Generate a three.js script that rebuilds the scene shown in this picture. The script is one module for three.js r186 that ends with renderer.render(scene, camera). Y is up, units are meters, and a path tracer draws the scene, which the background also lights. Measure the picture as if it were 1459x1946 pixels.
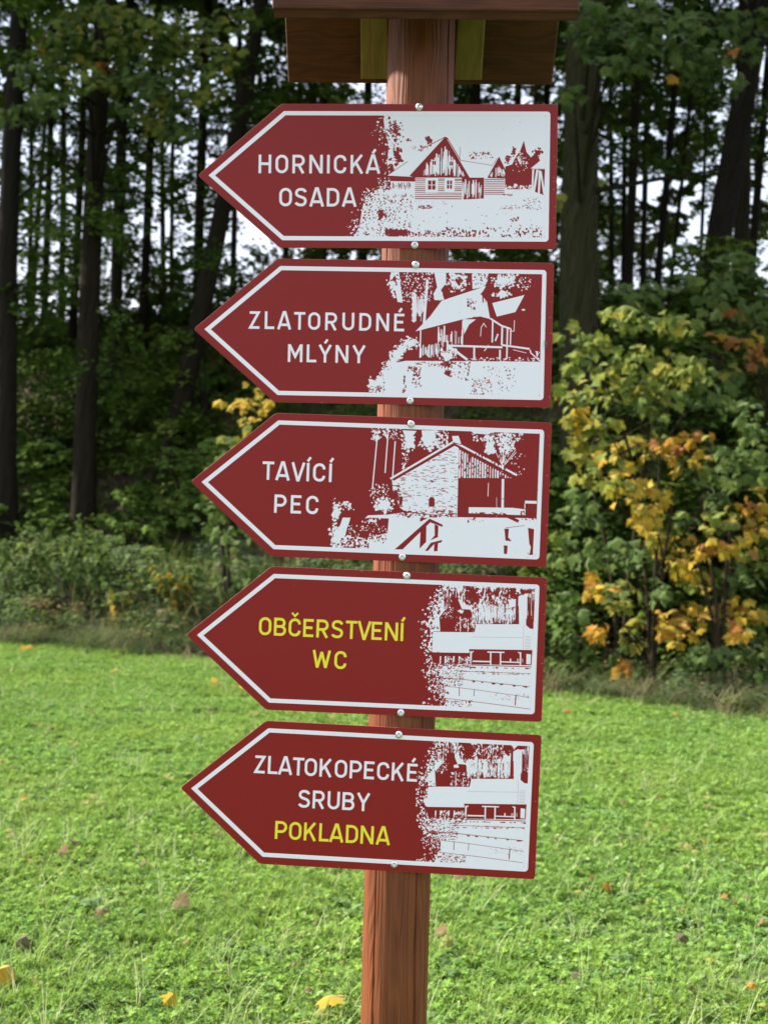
import * as THREE from 'three';
import { mergeGeometries } from 'three/addons/utils/BufferGeometryUtils.js';
import { createNoise2D, createNoise3D } from 'simplex-noise';

// ---------------------------------------------------------------- camera, sky, sun, exposure
const F = 2818, CX = 729.5, CY = 973, EYE = 1.5;               // focal length and centre in photo pixels, eye height
const PITCH = THREE.MathUtils.degToRad(-0.255), ROLL = THREE.MathUtils.degToRad(1.6);
const scene = new THREE.Scene();
const camera = new THREE.PerspectiveCamera(THREE.MathUtils.radToDeg(2 * Math.atan(CY / F)), 1459 / 1946, 0.05, 4000);
camera.position.set(0, EYE, 0);
camera.rotation.set(PITCH, 0, ROLL);
camera.focus = 2.6;
camera.userData.fStop = 7.6;
scene.add(camera);

const SUN_AZ = THREE.MathUtils.degToRad(19.5), SUN_EL = THREE.MathUtils.degToRad(38);
const sunDir = new THREE.Vector3(-Math.cos(SUN_AZ) * Math.cos(SUN_EL), Math.sin(SUN_EL), -Math.sin(SUN_AZ) * Math.cos(SUN_EL));
const sun = new THREE.DirectionalLight(new THREE.Color(1, 0.93, 0.82), 5);
sun.position.copy(sunDir).multiplyScalar(60).add(new THREE.Vector3(0, 0, -10));
sun.castShadow = true;
sun.shadow.radius = 3;
sun.shadow.mapSize.set(4096, 4096);
Object.assign(sun.shadow.camera, { left: -35, right: 35, top: 35, bottom: -35, near: 1, far: 140 });
sun.target.position.set(0, 0, -10);
scene.add(sun, sun.target);

{ // bright, thinly veiled sky: white towards the horizon and the sun, pale blue overhead
  const w = 512, h = 256, data = new Float32Array(w * h * 4), d = new THREE.Vector3();
  const n3 = createNoise3D(lcg(5));
  for (let j = 0; j < h; j++) for (let i = 0; i < w; i++) {
    const el = ((j + 0.5) / h - 0.5) * Math.PI, az = ((i + 0.5) / w - 0.5) * 2 * Math.PI;
    d.set(Math.cos(el) * Math.cos(az), Math.sin(el), Math.cos(el) * Math.sin(az));
    const up = Math.max(0, d.y), k = Math.pow(1 - up, 2.2);
    let cl = 0;
    for (let o = 0, f = 1.6, a = 0.5; o < 4; o++, f *= 2.1, a *= 0.5) cl += a * n3(d.x * f, d.y * f * 2, d.z * f);
    const veil = THREE.MathUtils.clamp(0.62 + cl * 0.45, 0, 1);
    const glow = 0.5 * Math.pow(Math.max(0, d.dot(sunDir)), 14);
    const blue = [0.36 + 0.22 * k, 0.5 + 0.2 * k, 0.78 + 0.06 * k], white = [0.78, 0.8, 0.88];
    for (let c = 0; c < 3; c++) data[(j * w + i) * 4 + c] = (blue[c] + (white[c] - blue[c]) * veil + glow) * 0.64;
    data[(j * w + i) * 4 + 3] = 1;
  }
  const sky = new THREE.DataTexture(data, w, h, THREE.RGBAFormat, THREE.FloatType);
  sky.mapping = THREE.EquirectangularReflectionMapping;
  sky.magFilter = THREE.LinearFilter;
  sky.needsUpdate = true;
  scene.background = sky;
  scene.environment = sky;
}
const renderer = new THREE.WebGLRenderer({ antialias: true });
renderer.toneMapping = THREE.LinearToneMapping;
renderer.toneMappingExposure = 2.9;
renderer.shadowMap.enabled = true;

// ---------------------------------------------------------------- helpers
function lcg(seed) { let s = seed >>> 0; return () => { s = (s + 0x6d2b79f5) | 0; let t = Math.imul(s ^ (s >>> 15), 1 | s); t = (t + Math.imul(t ^ (t >>> 7), 61 | t)) ^ t; return ((t ^ (t >>> 14)) >>> 0) / 4294967296; }; }
const rnd = lcg(20240917), rr = (a, b) => a + (b - a) * rnd(), pick = (l) => l[Math.floor(rnd() * l.length)];
const V = (x, y, z) => new THREE.Vector3(x, y, z);
const smooth = (a, b, x) => { const t = THREE.MathUtils.clamp((x - a) / (b - a), 0, 1); return t * t * (3 - 2 * t); };
const noise2 = createNoise2D(lcg(11)), noise3 = createNoise3D(lcg(12));
const camRot = new THREE.Matrix4().makeRotationFromEuler(camera.rotation);
// photo pixel + depth along the view axis -> world point
const at = (px, py, depth) => V((px - CX) / F * depth, (CY - py) / F * depth, -depth).applyMatrix4(camRot).add(camera.position);
const used = new Map();
function numbered(name) { const n = used.get(name) ?? 0; used.set(name, n + 1); return n ? name + '_' + String(n).padStart(3, '0') : name; }
function mesh(name, geometry, material, parent) {
  const m = new THREE.Mesh(geometry, material);
  m.name = name; m.castShadow = m.receiveShadow = true;
  if (parent) parent.add(m);
  return m;
}
function thing(name, label, category, group, pos) {
  const o = new THREE.Group();
  o.name = numbered(name); scene.add(o);
  if (pos) o.position.copy(pos);
  o.userData = { label, category };
  if (group) o.userData.group = group;
  return o;
}
function structure(o, label, category) { o.userData = { label, category, kind: 'structure' }; scene.add(o); return o; }
function tri(positions, uvs, colors) {
  const g = new THREE.BufferGeometry();
  g.setAttribute('position', new THREE.Float32BufferAttribute(positions, 3));
  if (uvs) g.setAttribute('uv', new THREE.Float32BufferAttribute(uvs, 2));
  if (colors) g.setAttribute('color', new THREE.Float32BufferAttribute(colors, 3));
  g.computeVertexNormals();
  return g;
}
function canvas(w, h) { const c = document.createElement('canvas'); c.width = w; c.height = h; return [c, c.getContext('2d')]; }
function dataMap(w, h, fn, srgb) {   // fn(u, v) -> [r, g, b] in 0..1
  const d = new Uint8Array(w * h * 4);
  for (let j = 0; j < h; j++) for (let i = 0; i < w; i++) { const c = fn(i / w, j / h); for (let k = 0; k < 3; k++) d[(j * w + i) * 4 + k] = THREE.MathUtils.clamp(c[k] * 255, 0, 255); d[(j * w + i) * 4 + 3] = 255; }
  const t = new THREE.DataTexture(d, w, h); t.magFilter = THREE.LinearFilter; t.minFilter = THREE.LinearMipmapLinearFilter; t.wrapS = t.wrapT = THREE.RepeatWrapping;
  if (srgb) t.colorSpace = THREE.SRGBColorSpace; t.needsUpdate = true; return t;
}
const toS = (x) => (x <= 0.0031308 ? 12.92 * x : 1.055 * Math.pow(x, 1 / 2.4) - 0.055);
const rgb = (r, g, b) => new THREE.Color().setRGB(r, g, b);

// ---------------------------------------------------------------- terrain: flat lawn, then a wooded bank
const edgeZ = (x) => -13 + 0.594 * (12 * Math.tanh(x / 12)) + 0.25 * noise2(x * 0.6, 3.3);
const past = (x, z) => (edgeZ(x) - z) * 0.86;                   // metres behind the lawn's edge
function ground(x, z) {
  const d = past(x, z);
  let y = 4.7 * smooth(0, 10.5, d - 0.6) - 6 * smooth(12.5, 34, d);
  y += 0.16 * smooth(0.8, 4, d) * (noise2(x * 0.35, z * 0.35) + 0.5 * noise2(x * 0.9, z * 0.9 + 7)) + 0.015 * noise2(x * 0.8, z * 0.8);
  return y;
}
{
  const axis = (n, near, far) => Array.from({ length: n + 1 }, (_, i) => { const t = (i / n) * 2 - 1; return Math.sign(t) * (near * Math.abs(t) + (far - near) * Math.pow(Math.abs(t), 7)); });
  const xs = axis(150, 34, 1500), zs = axis(190, 34, 1500).map((z) => z - 16);
  const pos = [], uv = [], col = [], idx = [], c = new THREE.Color();
  for (const z of zs) for (const x of xs) {
    pos.push(x, ground(x, z), z); uv.push(x, z);
    const forest = smooth(-0.15, 0.5, past(x, z) + 0.3 * noise2(x * 2, z * 2));
    c.setRGB(0.06, 0.095, 0.022).lerp(rgb(0.1, 0.075, 0.042), forest);   // turf, then leaf litter
    const m = 1 + 0.25 * noise2(x * 1.7, z * 1.7); col.push(c.r * m, c.g * m, c.b * m);
  }
  const W = xs.length;
  for (let j = 0; j < zs.length - 1; j++) for (let i = 0; i < W - 1; i++) { const a = j * W + i; idx.push(a, a + W, a + 1, a + 1, a + W, a + W + 1); }
  const g = new THREE.BufferGeometry();
  g.setAttribute('position', new THREE.Float32BufferAttribute(pos, 3)); g.setAttribute('uv', new THREE.Float32BufferAttribute(uv, 2)); g.setAttribute('color', new THREE.Float32BufferAttribute(col, 3));
  g.setIndex(idx); g.computeVertexNormals();
  const n = createNoise2D(lcg(77));
  const soil = dataMap(512, 512, (u, v) => { const k = 0.72 + 0.28 * Math.sin(n(Math.sin(u * 6.283) * 3 + 9, Math.cos(u * 6.283) * 3 + v * 9) * 3) * 0.6 + 0.25 * (rnd() - 0.5); return [k, k, k * 0.95]; });
  structure(mesh('ground', g, new THREE.MeshStandardMaterial({ vertexColors: true, map: soil, roughness: 1 })), 'mown lawn rising into a dark wooded bank', 'ground');
}

// ---------------------------------------------------------------- foliage building blocks
function mapleLeaf(size, fold, droop) {   // five lobes, stalk end at the origin, blade along +y, upper face +z
  const o = [[0, 0.02], [0.2, -0.05], [0.42, -0.02], [0.34, 0.14], [0.56, 0.3], [0.5, 0.4], [0.62, 0.56], [0.4, 0.52], [0.26, 0.5], [0.3, 0.72], [0.14, 0.76], [0, 1]];
  const ring = [...o, ...o.slice(1, -1).reverse().map(([x, y]) => [-x, y])];
  const P = ring.map(([x, y]) => V(x * size, y * size, -fold * Math.abs(x) * size - droop * y * y * size)), c = V(0, 0.36 * size, 0.03 * size);
  const p = [];
  P.forEach((a, i) => { const b = P[(i + 1) % P.length]; p.push(...c.toArray(), ...a.toArray(), ...b.toArray()); });
  return tri(p);
}
const leafA = mapleLeaf(1, 0.25, 0.22), leafB = mapleLeaf(1, -0.12, 0.35), leafC = mapleLeaf(1, 0.45, 0.12), leafD = mapleLeaf(1, 0.6, 0.5), leafE = mapleLeaf(1, -0.35, 0.05), leafShapes = [leafA, leafB, leafC, leafD, leafE];
const leafMaterial = (c, o = {}) => new THREE.MeshPhysicalMaterial({ color: c, roughness: 1, specularIntensity: 0.4, transmission: 0.35, thickness: 0, side: THREE.DoubleSide, ...o });
const leafTones = [rgb(0.066, 0.112, 0.018), rgb(0.08, 0.128, 0.02), rgb(0.058, 0.1, 0.018), rgb(0.098, 0.138, 0.022)];   // one set of leaf greens for the whole wood
const leafGreens = leafTones.map((c) => leafMaterial(c));
const palette = {
  green: leafGreens,
  turning: [rgb(0.115, 0.16, 0.02), rgb(0.135, 0.172, 0.022), rgb(0.1, 0.148, 0.02)].map((c) => leafMaterial(c)),   // yellowish green of leaves about to turn
  lime: [rgb(0.18, 0.2, 0.022), rgb(0.145, 0.185, 0.024), rgb(0.23, 0.21, 0.022)].map((c) => leafMaterial(c)),
  yellow: [rgb(0.4, 0.265, 0.016), rgb(0.35, 0.25, 0.02), rgb(0.44, 0.28, 0.022), rgb(0.3, 0.235, 0.022)].map((c) => leafMaterial(c)),
  orange: [rgb(0.39, 0.19, 0.016), rgb(0.37, 0.15, 0.02), rgb(0.42, 0.23, 0.017), rgb(0.28, 0.11, 0.022)].map((c) => leafMaterial(c)),
};
const M4 = new THREE.Matrix4(), Q = new THREE.Quaternion();
function leafMatrix(p, normal, tip, size) {   // tip is made square to the normal
  const z = normal.clone().normalize(), y = tip.clone().addScaledVector(z, -tip.dot(z)).normalize(), x = y.clone().cross(z);
  return new THREE.Matrix4().makeBasis(x.multiplyScalar(size), y.multiplyScalar(size), z.multiplyScalar(size)).setPosition(p);
}
const jitter = (k) => V(rr(-k, k), rr(-k, k), rr(-k, k));
const tinted = leafMaterial(rgb(1, 1, 1)), tintedMatte = leafMaterial(rgb(1, 1, 1), { roughness: 0.85, specularIntensity: 0.15, transmission: 0 });
function instances(name, geometry, material, list, parent, label, category) {   // list of [matrix, colour]
  const m = new THREE.InstancedMesh(geometry, material, list.length);
  list.forEach(([x, c], i) => { m.setMatrixAt(i, x); if (c) m.setColorAt(i, c); });
  m.name = parent ? name : numbered(name); m.castShadow = m.receiveShadow = true;
  m.userData = parent ? { kind: 'stuff' } : { label, category, kind: 'stuff' };
  (parent ?? scene).add(m);
  return m;
}
// a leafy spray: a thin twig with about two dozen leaves
function spray(n, length, size, seedTwig) {
  const parts = [];
  const r = lcg(seedTwig), q = (a, b) => a + (b - a) * r();
  for (let i = 0; i < n; i++) {
    const t = q(0.05, 1), s = (i % 2 ? 1 : -1) * q(0.02, 0.3) * length * (1.1 - t);
    const p = V(s, t * length, q(-0.12, 0.12) * length - 0.2 * t * t * length);
    const g = pickR(leafShapes, r).clone();
    g.applyMatrix4(leafMatrix(p, V(q(-0.6, 0.6), q(-0.5, 0.5), 1), V(Math.sign(s) * q(0.2, 1), q(0.2, 1), q(-0.5, 0)), size * q(0.7, 1.2)));
    parts.push(g);
  }
  const w = 0.006;
  parts.push(tri([-w, 0, 0, w, 0, 0, 0, length, -0.2 * length, 0, 0, -w, 0, 0, w, 0, length, -0.2 * length]));
  return mergeGeometries(parts);
}
function pickR(l, r) { return l[Math.floor(r() * l.length)]; }
const sprays = [spray(22, 0.8, 0.13, 1), spray(26, 0.9, 0.12, 2), spray(18, 0.7, 0.14, 3)];
const fineSprays = [spray(40, 0.7, 0.07, 4), spray(36, 0.6, 0.075, 5)];
// a clump of boughs: leaves in flat drooping layers through a ball-shaped volume, with gaps between
const smallLeaf = (() => { const o = [[0, 0], [0.42, 0.02], [0.3, 0.2], [0.6, 0.5], [0.26, 0.52], [0, 1], [-0.26, 0.52], [-0.6, 0.5], [-0.3, 0.2], [-0.42, 0.02]], p = []; o.forEach(([x, y], i) => { const [u, v] = o[(i + 1) % o.length]; p.push(0, 0.35, 0.05, x, y, -0.15 * Math.abs(x) - 0.2 * y * y, u, v, -0.15 * Math.abs(u) - 0.2 * v * v); }); return tri(p); })();
function clump(n, radius, size, seed) {
  const r = lcg(seed), q = (a, b) => a + (b - a) * r(), parts = [];
  const layers = Array.from({ length: 7 }, () => ({ a: q(0, 6.283), y: q(-0.6, 0.6) * radius, l: q(0.5, 1.1) * radius, d: q(0.05, 0.4) }));
  for (let i = 0; i < n; i++) {
    const L = layers[i % 7], t = Math.sqrt(r()), s = q(-0.34, 0.34) * L.l * (1.15 - t * 0.6), ca = Math.cos(L.a), sa = Math.sin(L.a);
    const p = V(ca * t * L.l - sa * s, L.y - L.d * t * t * radius + q(-0.09, 0.09) * radius, sa * t * L.l + ca * s);
    const g = smallLeaf.clone(); g.deleteAttribute('uv');
    g.applyMatrix4(leafMatrix(p, V(q(-0.7, 0.7), 1, q(-0.7, 0.7)), V(ca + q(-0.8, 0.8), q(-0.8, 0.1), sa + q(-0.8, 0.8)), size * q(0.65, 1.25)));
    parts.push(g);
  }
  return mergeGeometries(parts);
}
const bigClumps = [clump(260, 1.25, 0.2, 21), clump(260, 1.25, 0.2, 22)], fineClumps = [clump(300, 0.85, 0.085, 23), clump(280, 0.8, 0.09, 24), clump(260, 0.9, 0.1, 25)], shrubClumps = [clump(150, 0.5, 0.11, 26), clump(150, 0.5, 0.1, 27)];
const turned = (p, s, tilt = 0.35) => new THREE.Matrix4().makeRotationFromEuler(new THREE.Euler(rr(-tilt, tilt), rr(0, 6.283), rr(-tilt, tilt))).scale(V(s, s * rr(0.8, 1.1), s)).setPosition(p);

// ---------------------------------------------------------------- trunks and limbs
function barkMap(seed) {
  const n = createNoise2D(lcg(seed));
  return dataMap(256, 512, (u, v) => {
    const a = u * 6.2832, ridge = Math.abs(n(Math.cos(a) * 4 + 20, Math.sin(a) * 4 + v * 7)) * 0.8 + 0.3 * Math.abs(n(Math.cos(a) * 9, Math.sin(a) * 9 + v * 18));
    const k = 0.35 + 0.75 * Math.min(1, ridge * 1.5) + 0.12 * (rnd() - 0.5); return [k, k, k];
  });
}
const bark = barkMap(3);
const barkMat = (c, bump = 0.012) => new THREE.MeshPhysicalMaterial({ color: c, specularIntensity: 0.25, map: bark, bumpMap: bark, bumpScale: bump, roughness: 0.95 });
const barks = [barkMat(rgb(0.028, 0.022, 0.013)), barkMat(rgb(0.021, 0.017, 0.012)), barkMat(rgb(0.031, 0.027, 0.015))], mossy = barkMat(rgb(0.042, 0.04, 0.018), 0.02), twigMat = barkMat(rgb(0.05, 0.038, 0.022), 0.002);
function limb(points, r0, r1, seg = 8, rings = 10, wobble = 0.1, flare = 0) {   // tapered tube along a curve
  const curve = new THREE.CatmullRomCurve3(points), fr = curve.computeFrenetFrames(rings, false), pos = [], uv = [], idx = [], len = curve.getLength();
  for (let j = 0; j <= rings; j++) {
    const t = j / rings, c = curve.getPointAt(t);
    for (let i = 0; i <= seg; i++) {
      const a = (i / seg) * Math.PI * 2, rad = (r0 + (r1 - r0) * t + flare * Math.exp(-t * len * 2.2)) * (1 + wobble * noise3(Math.cos(a) * 1.2 + points[0].x, Math.sin(a) * 1.2 + points[0].z, t * len * 0.9));
      const p = c.clone().addScaledVector(fr.normals[j], Math.cos(a) * rad).addScaledVector(fr.binormals[j], Math.sin(a) * rad);
      pos.push(p.x, p.y, p.z); uv.push(i / seg, t * len * 0.45);
    }
  }
  for (let j = 0; j < rings; j++) for (let i = 0; i < seg; i++) { const a = j * (seg + 1) + i, b = a + seg + 1; idx.push(a, a + 1, b, a + 1, b + 1, b); }
  const g = new THREE.BufferGeometry();
  g.setAttribute('position', new THREE.Float32BufferAttribute(pos, 3)); g.setAttribute('uv', new THREE.Float32BufferAttribute(uv, 2)); g.setIndex(idx); g.computeVertexNormals();
  return g;
}
function sproutClusters(list, depthAt, s0 = 0.09, s1 = 0.165, dense = 1) {   // [px, py, rx, ry, palette] -> leaves in world space
  const out = [], centres = [];
  list.forEach(([px, py, rx, ry, kind, k = 1], i) => {
    const depth = depthAt(px, py, i), s = depth / F, c = at(px, py, depth);
    centres.push(c);
    const n = Math.max(4, Math.round((rx * ry) / 95 * k * dense));
    for (let j = 0; j < n; j++) {
      const a = rr(0, 6.283), q = Math.sqrt(rnd());
      const dx = Math.cos(a) * q * rx * s, dy = Math.sin(a) * q * ry * s;
      const p = c.clone().add(V(dx, dy, rr(-0.16, 0.16) - 0.5 * dy));
      const normal = V(rr(-0.8, 0.8) + dx * 0.8, 0.75 + rr(-0.55, 0.45), 0.65 + rr(-0.7, 0.5)), tip = V(dx * 1.5 + rr(-0.9, 0.9), -0.7 + rr(-0.5, 0.7), 0.5 + rr(-0.4, 0.2));
      const kinds = Array.isArray(kind) ? kind : [kind];
      out.push({ m: leafMatrix(p, normal, tip, rr(s0, s1)), mat: pick(palette[pick(kinds)]), g: pick(leafShapes), near: -p.z });
    }
  });
  return { leaves: out, centres };
}
// a tree or bush whose leaves can be picked apart: trunk, branches, 300 leaves as parts, the rest as one
function leafyThing(o, leaves) {
  const inv = V().copy(o.position).negate();
  const shift = new THREE.Matrix4().makeTranslation(inv.x, inv.y, inv.z);
  leaves.sort((a, b) => a.near - b.near);
  const rest = [];
  leaves.forEach((l, i) => {
    const m = shift.clone().multiply(l.m);
    if (i < 300) { const x = mesh('leaf', l.g, l.mat, o); m.decompose(x.position, x.quaternion, x.scale); } else rest.push([m, l.mat.color]);
  });
  if (rest.length) instances('foliage', leafB, tinted, rest, o);
}

// ---------------------------------------------------------------- the wood on the bank
// trunk axis through two photo pixels at one depth, followed down to the ground and up to the tree's height
function trunkAxis([x1, y1], [x2, y2], depth, height) {
  const a = at(x1, y1, depth), b = at(x2, y2, depth), dir = a.clone().sub(b).normalize();
  if (dir.y < 0) dir.negate();
  const p = b.clone();
  for (let i = 0; i < 60; i++) p.addScaledVector(dir, (ground(p.x, p.z) - p.y) * 0.8);
  p.addScaledVector(dir, -0.15);
  return { base: p, dir, top: p.clone().addScaledVector(dir, height) };
}
const sprayGreen = leafTones;
function sprayAt(p, out, size) {
  const normal = V(rr(-0.7, 0.7), rr(0.2, 1), rr(-0.5, 0.7)), tip = out.clone().add(jitter(0.5)).add(V(0, -0.25, 0));
  return leafMatrix(p, normal, tip, size);
}
function forestTree(name, label, group, axis, r, material, { low = 13, high = 56, lowFrom = 2.6, spread = 2.3, limbs = 7, fine = false, crownFrom = 9.2, height = 17, forward = 0 } = {}) {
  const o = thing(name, label, 'tree', group, axis.base);
  const L = axis.top.clone().sub(axis.base), len = L.length(), mid = L.clone().multiplyScalar(0.5).add(V(rr(-0.15, 0.15), 0, rr(-0.15, 0.15)));
  mesh('trunk', limb([V(0, 0, 0), L.clone().multiplyScalar(0.25), mid, L], r, r * 0.35, 16, 36, 0.09, r * 0.45), material, o);
  const along = (t) => L.clone().multiplyScalar(t);
  for (let i = 0; i < limbs; i++) {
    const t = rr(0.18, 0.85), a = rr(0, 6.283), l = rr(0.7, spread), s = along(t), d = V(Math.cos(a), rr(0.05, 0.5), Math.sin(a));
    mesh('branch', limb([s, s.clone().addScaledVector(d, l * 0.5).add(V(0, rr(-0.1, 0.15), 0)), s.clone().addScaledVector(d, l)], r * rr(0.1, 0.2), 0.006, 6, 6, 0.1), material, o);
  }
  const put = (name, geometry, y0, y1, n, k, s0, s1, over = 0) => {
    const list = [];
    for (let i = 0; i < n; i++) {
      const y = rr(y0, y1), a = rr(0, 6.283), q = Math.sqrt(rnd()) * spread * k, p = along(Math.min(0.97, y / len)).add(V(Math.cos(a) * (0.3 + q), 0, Math.sin(a) * (0.3 + q) + rr(-0.15, 1) * over));
      list.push([turned(p, rr(s0, s1)), pick(sprayGreen)]);
    }
    if (n) instances(name, geometry, tintedMatte, list, o);
  };
  put('lower_foliage', pick(fineClumps), lowFrom, crownFrom, low, 1, 0.65, 1.15);
  put('crown', pick(bigClumps), crownFrom, height, high, 1.5, 1.0, 1.55, forward);
  return o;
}
const dark = 'slim dark trees standing on the wooded bank';
const T = [ // [photo points of the axis, width in px, depth, options]
  [[20, 100], [16, 500], 44, 19, { low: 15 }], [[232, 250], [221, 600], 24, 24, { low: 22 }], [[95, 300], [86, 560], 14, 26, {}], [[152, 350], [142, 560], 15, 25, {}],
  [[288, 250], [275, 560], 17, 25, { low: 16 }], [[385, 250], [378, 500], 20, 24, {}], [[497, 40], [422, 400], 38, 20.5, { low: 19 }], [[455, 60], [449, 300], 12, 24, {}],
  [[620, 150], [610, 480], 26, 24, {}], [[700, 150], [690, 480], 18, 26, {}], [[905, 150], [897, 480], 22, 24, {}], [[985, 150], [975, 480], 16, 25, {}], [[1040, 150], [1034, 500], 14, 25, {}],
  [[1207, 200], [1195, 500], 18, 22, { low: 15 }], [[1185, 300], [1184, 500], 10, 25, { low: 11 }], [[1228, 200], [1222, 480], 10, 25, { low: 11 }], [[1277, 200], [1250, 520], 14, 22, { low: 14 }],
  [[1309, 200], [1284, 440], 8, 22, { low: 8, high: 13 }], [[1412, 250], [1408, 520], 32, 19.5, { low: 15 }], [[1456, 150], [1434, 420], 16, 22, { low: 15 }],
  [[60, 250], [56, 560], 10, 27, {}], [[330, 250], [326, 560], 9, 28, { low: 26 }], [[1160, 250], [1162, 500], 9, 27, { low: 26 }], [[1340, 250], [1330, 500], 8, 28, { low: 26 }],
];
const named = { 20: 'thick straight dark trunk standing before the maple with sunlit boughs', 232: 'medium dark trunk standing close behind the maple with sunlit boughs', 497: 'stout dark trunk leaning over beside the arrow tip of the top sign', 1412: 'stout upright dark trunk beside the thick leaning black one', 1207: 'straight slender trunk in the gap beside the thick mossy maple', 1277: 'slender trunk leaning between the mossy maple and the black leaning trunk', 1309: 'thinnest leaning trunk against the sky between mossy maple and black trunk' };
for (const [a, b, w, depth, opt] of T)
  forestTree('forest_tree', named[a[0]] ?? 'slim dark trunked leafy tree on the wooded bank', dark, trunkAxis(a, b, depth, 18), w * depth / F / 2, pick(barks), { fine: rnd() < 0.5, forward: depth < 21 ? 2 : 1.5, ...opt });
for (let i = 0; i < 12; i++) {
  const x = -11 + i * 2.05 + rr(-0.6, 0.6), z = -rr(31, 40), base = V(x, ground(x, z) - 0.15, z);
  forestTree('far_tree', 'thin leafy tree beyond the crest of the bank', 'trees beyond the crest of the bank', { base, top: base.clone().add(V(rr(-0.8, 0.8), 18, 0)) }, rr(0.05, 0.11), pick(barks), { low: 21, high: 9, lowFrom: 1.6, crownFrom: 7.5, spread: 2.3, limbs: 3, fine: true });
}
// trees further along the bank, to the left of the picture, that keep the wood in shade, and some more behind
for (const [x, d] of [[-7.5, 5], [-9.5, 7.5], [-11.5, 5.5], [-8, 11], [-13, 9.5], [-16, 12], [7, 4], [9, 8], [6, 10]]) {
  const z = edgeZ(x) - d / 0.86, base = V(x, ground(x, z) - 0.15, z);
  forestTree('bank_tree', 'leafy tree further along the wooded bank', 'trees along the bank beside the view', { base, top: base.clone().add(V(rr(-0.6, 0.6), 18, rr(-0.6, 0.6))) }, rr(0.12, 0.22), pick(barks), { low: 22, high: 57, spread: 2.8, limbs: 4 });
}
// three trees with leaves near enough to tell apart
{
  const ax = trunkAxis([183, 250], [165, 780], 19.5, 18);
  const o = forestTree('maple_tree', 'dark maple trunk on the bank with sunlit leafy lower boughs', null, ax, 44 * 19.5 / F / 2, barks[0], { forward: -1, low: 4, lowFrom: 6, high: 57 });
  const G = ['turning', 'green', 'turning', 'lime'], list = [[180, 30, 60, 30, G], [235, 80, 62, 30, G], [130, 112, 50, 25, G], [92, 78, 22, 16, ['lime', 'orange']], [300, 40, 60, 30, G], [330, 110, 62, 30, G], [280, 152, 50, 28, ['green']], [340, 190, 50, 26, G], [300, 224, 40, 24, ['green', 'lime']], [222, 140, 50, 28, G], [172, 152, 40, 24, G],
    [122, 58, 40, 24, ['lime', 'green']], [380, 62, 50, 30, G], [420, 110, 40, 36, G], [450, 36, 50, 30, G], [390, 170, 40, 28, G], [60, 140, 40, 26, 'green'], [290, 246, 18, 14, 'lime'], [210, 20, 40, 20, 'lime'], [100, 190, 40, 26, 'green'], [40, 220, 40, 30, 'green'], [250, 210, 30, 20, 'green'], [350, 250, 36, 24, 'green'], [205, 125, 10, 8, 'orange']];
  const c = sproutClusters(list, () => rr(17, 18.4), 0.075, 0.13, 3.2);
  boughs(o, ax, c.centres, 5.2, barks[0]); leafyThing(o, c.leaves);
}
{
  const ax = trunkAxis([1104, 200], [1102, 620], 15.5, 19);
  const o = forestTree('maple_tree', 'thick mossy maple trunk beside the top sign with leafy boughs', null, ax, 82 * 15.5 / F / 2, mossy, { forward: 1.2, low: 3, lowFrom: 6.5, high: 57 });
  const G = ['green', 'green', 'green'], list = [[1130, 60, 52, 40, G], [1180, 92, 60, 28, G], [1232, 60, 60, 40, G], [1150, 118, 40, 20, 'green'], [1110, 14, 40, 20, G], [1215, 18, 50, 24, G], [1090, 180, 24, 20, 'green'], [1275, 32, 60, 30, G], [1160, 30, 40, 26, G], [1068, 378, 16, 12, 'lime', 1.6], [1195, 130, 40, 16, 'green']];
  const c = sproutClusters(list, () => rr(13.4, 14.6), 0.08, 0.135, 2.1);
  boughs(o, ax, c.centres, 4.6, mossy); leafyThing(o, c.leaves);
}
{
  const ax = trunkAxis([1424, 130], [1362, 470], 18, 18);
  const o = forestTree('maple_tree', 'thick leaning black trunk with maple leaves hanging across it', null, ax, 52 * 18 / F / 2, barks[1], { forward: 1.2, low: 4, lowFrom: 6.5, high: 53 });
  const G = ['green', 'green', 'green'], list = [[1290, 100, 50, 28, G], [1342, 112, 60, 30, G], [1382, 92, 42, 28, G], [1332, 150, 40, 20, G], [1390, 150, 30, 22, 'green'], [1420, 40, 52, 40, G], [1350, 40, 52, 32, G], [1383, 98, 8, 8, 'orange'], [1283, 150, 8, 8, 'orange'], [1440, 90, 30, 26, 'green'], [1300, 60, 40, 24, G]];
  const c = sproutClusters(list, () => rr(14.6, 16), 0.08, 0.135, 2.1);
  boughs(o, ax, c.centres, 5, barks[1]); leafyThing(o, c.leaves);
}
function boughs(o, ax, centres, from, material) {
  centres.forEach((c, i) => {
    if (i % 2) return;
    const s = ax.base.clone().addScaledVector(ax.dir, from + rr(-0.8, 1.6)), e = c.clone(), m = s.clone().lerp(e, 0.55).add(V(0, rr(0.05, 0.35), 0));
    mesh('branch', limb([s, m, e].map((p) => p.clone().sub(o.position)), 0.025, 0.005, 6, 8, 0.1), material, o);
  });
}

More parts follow.
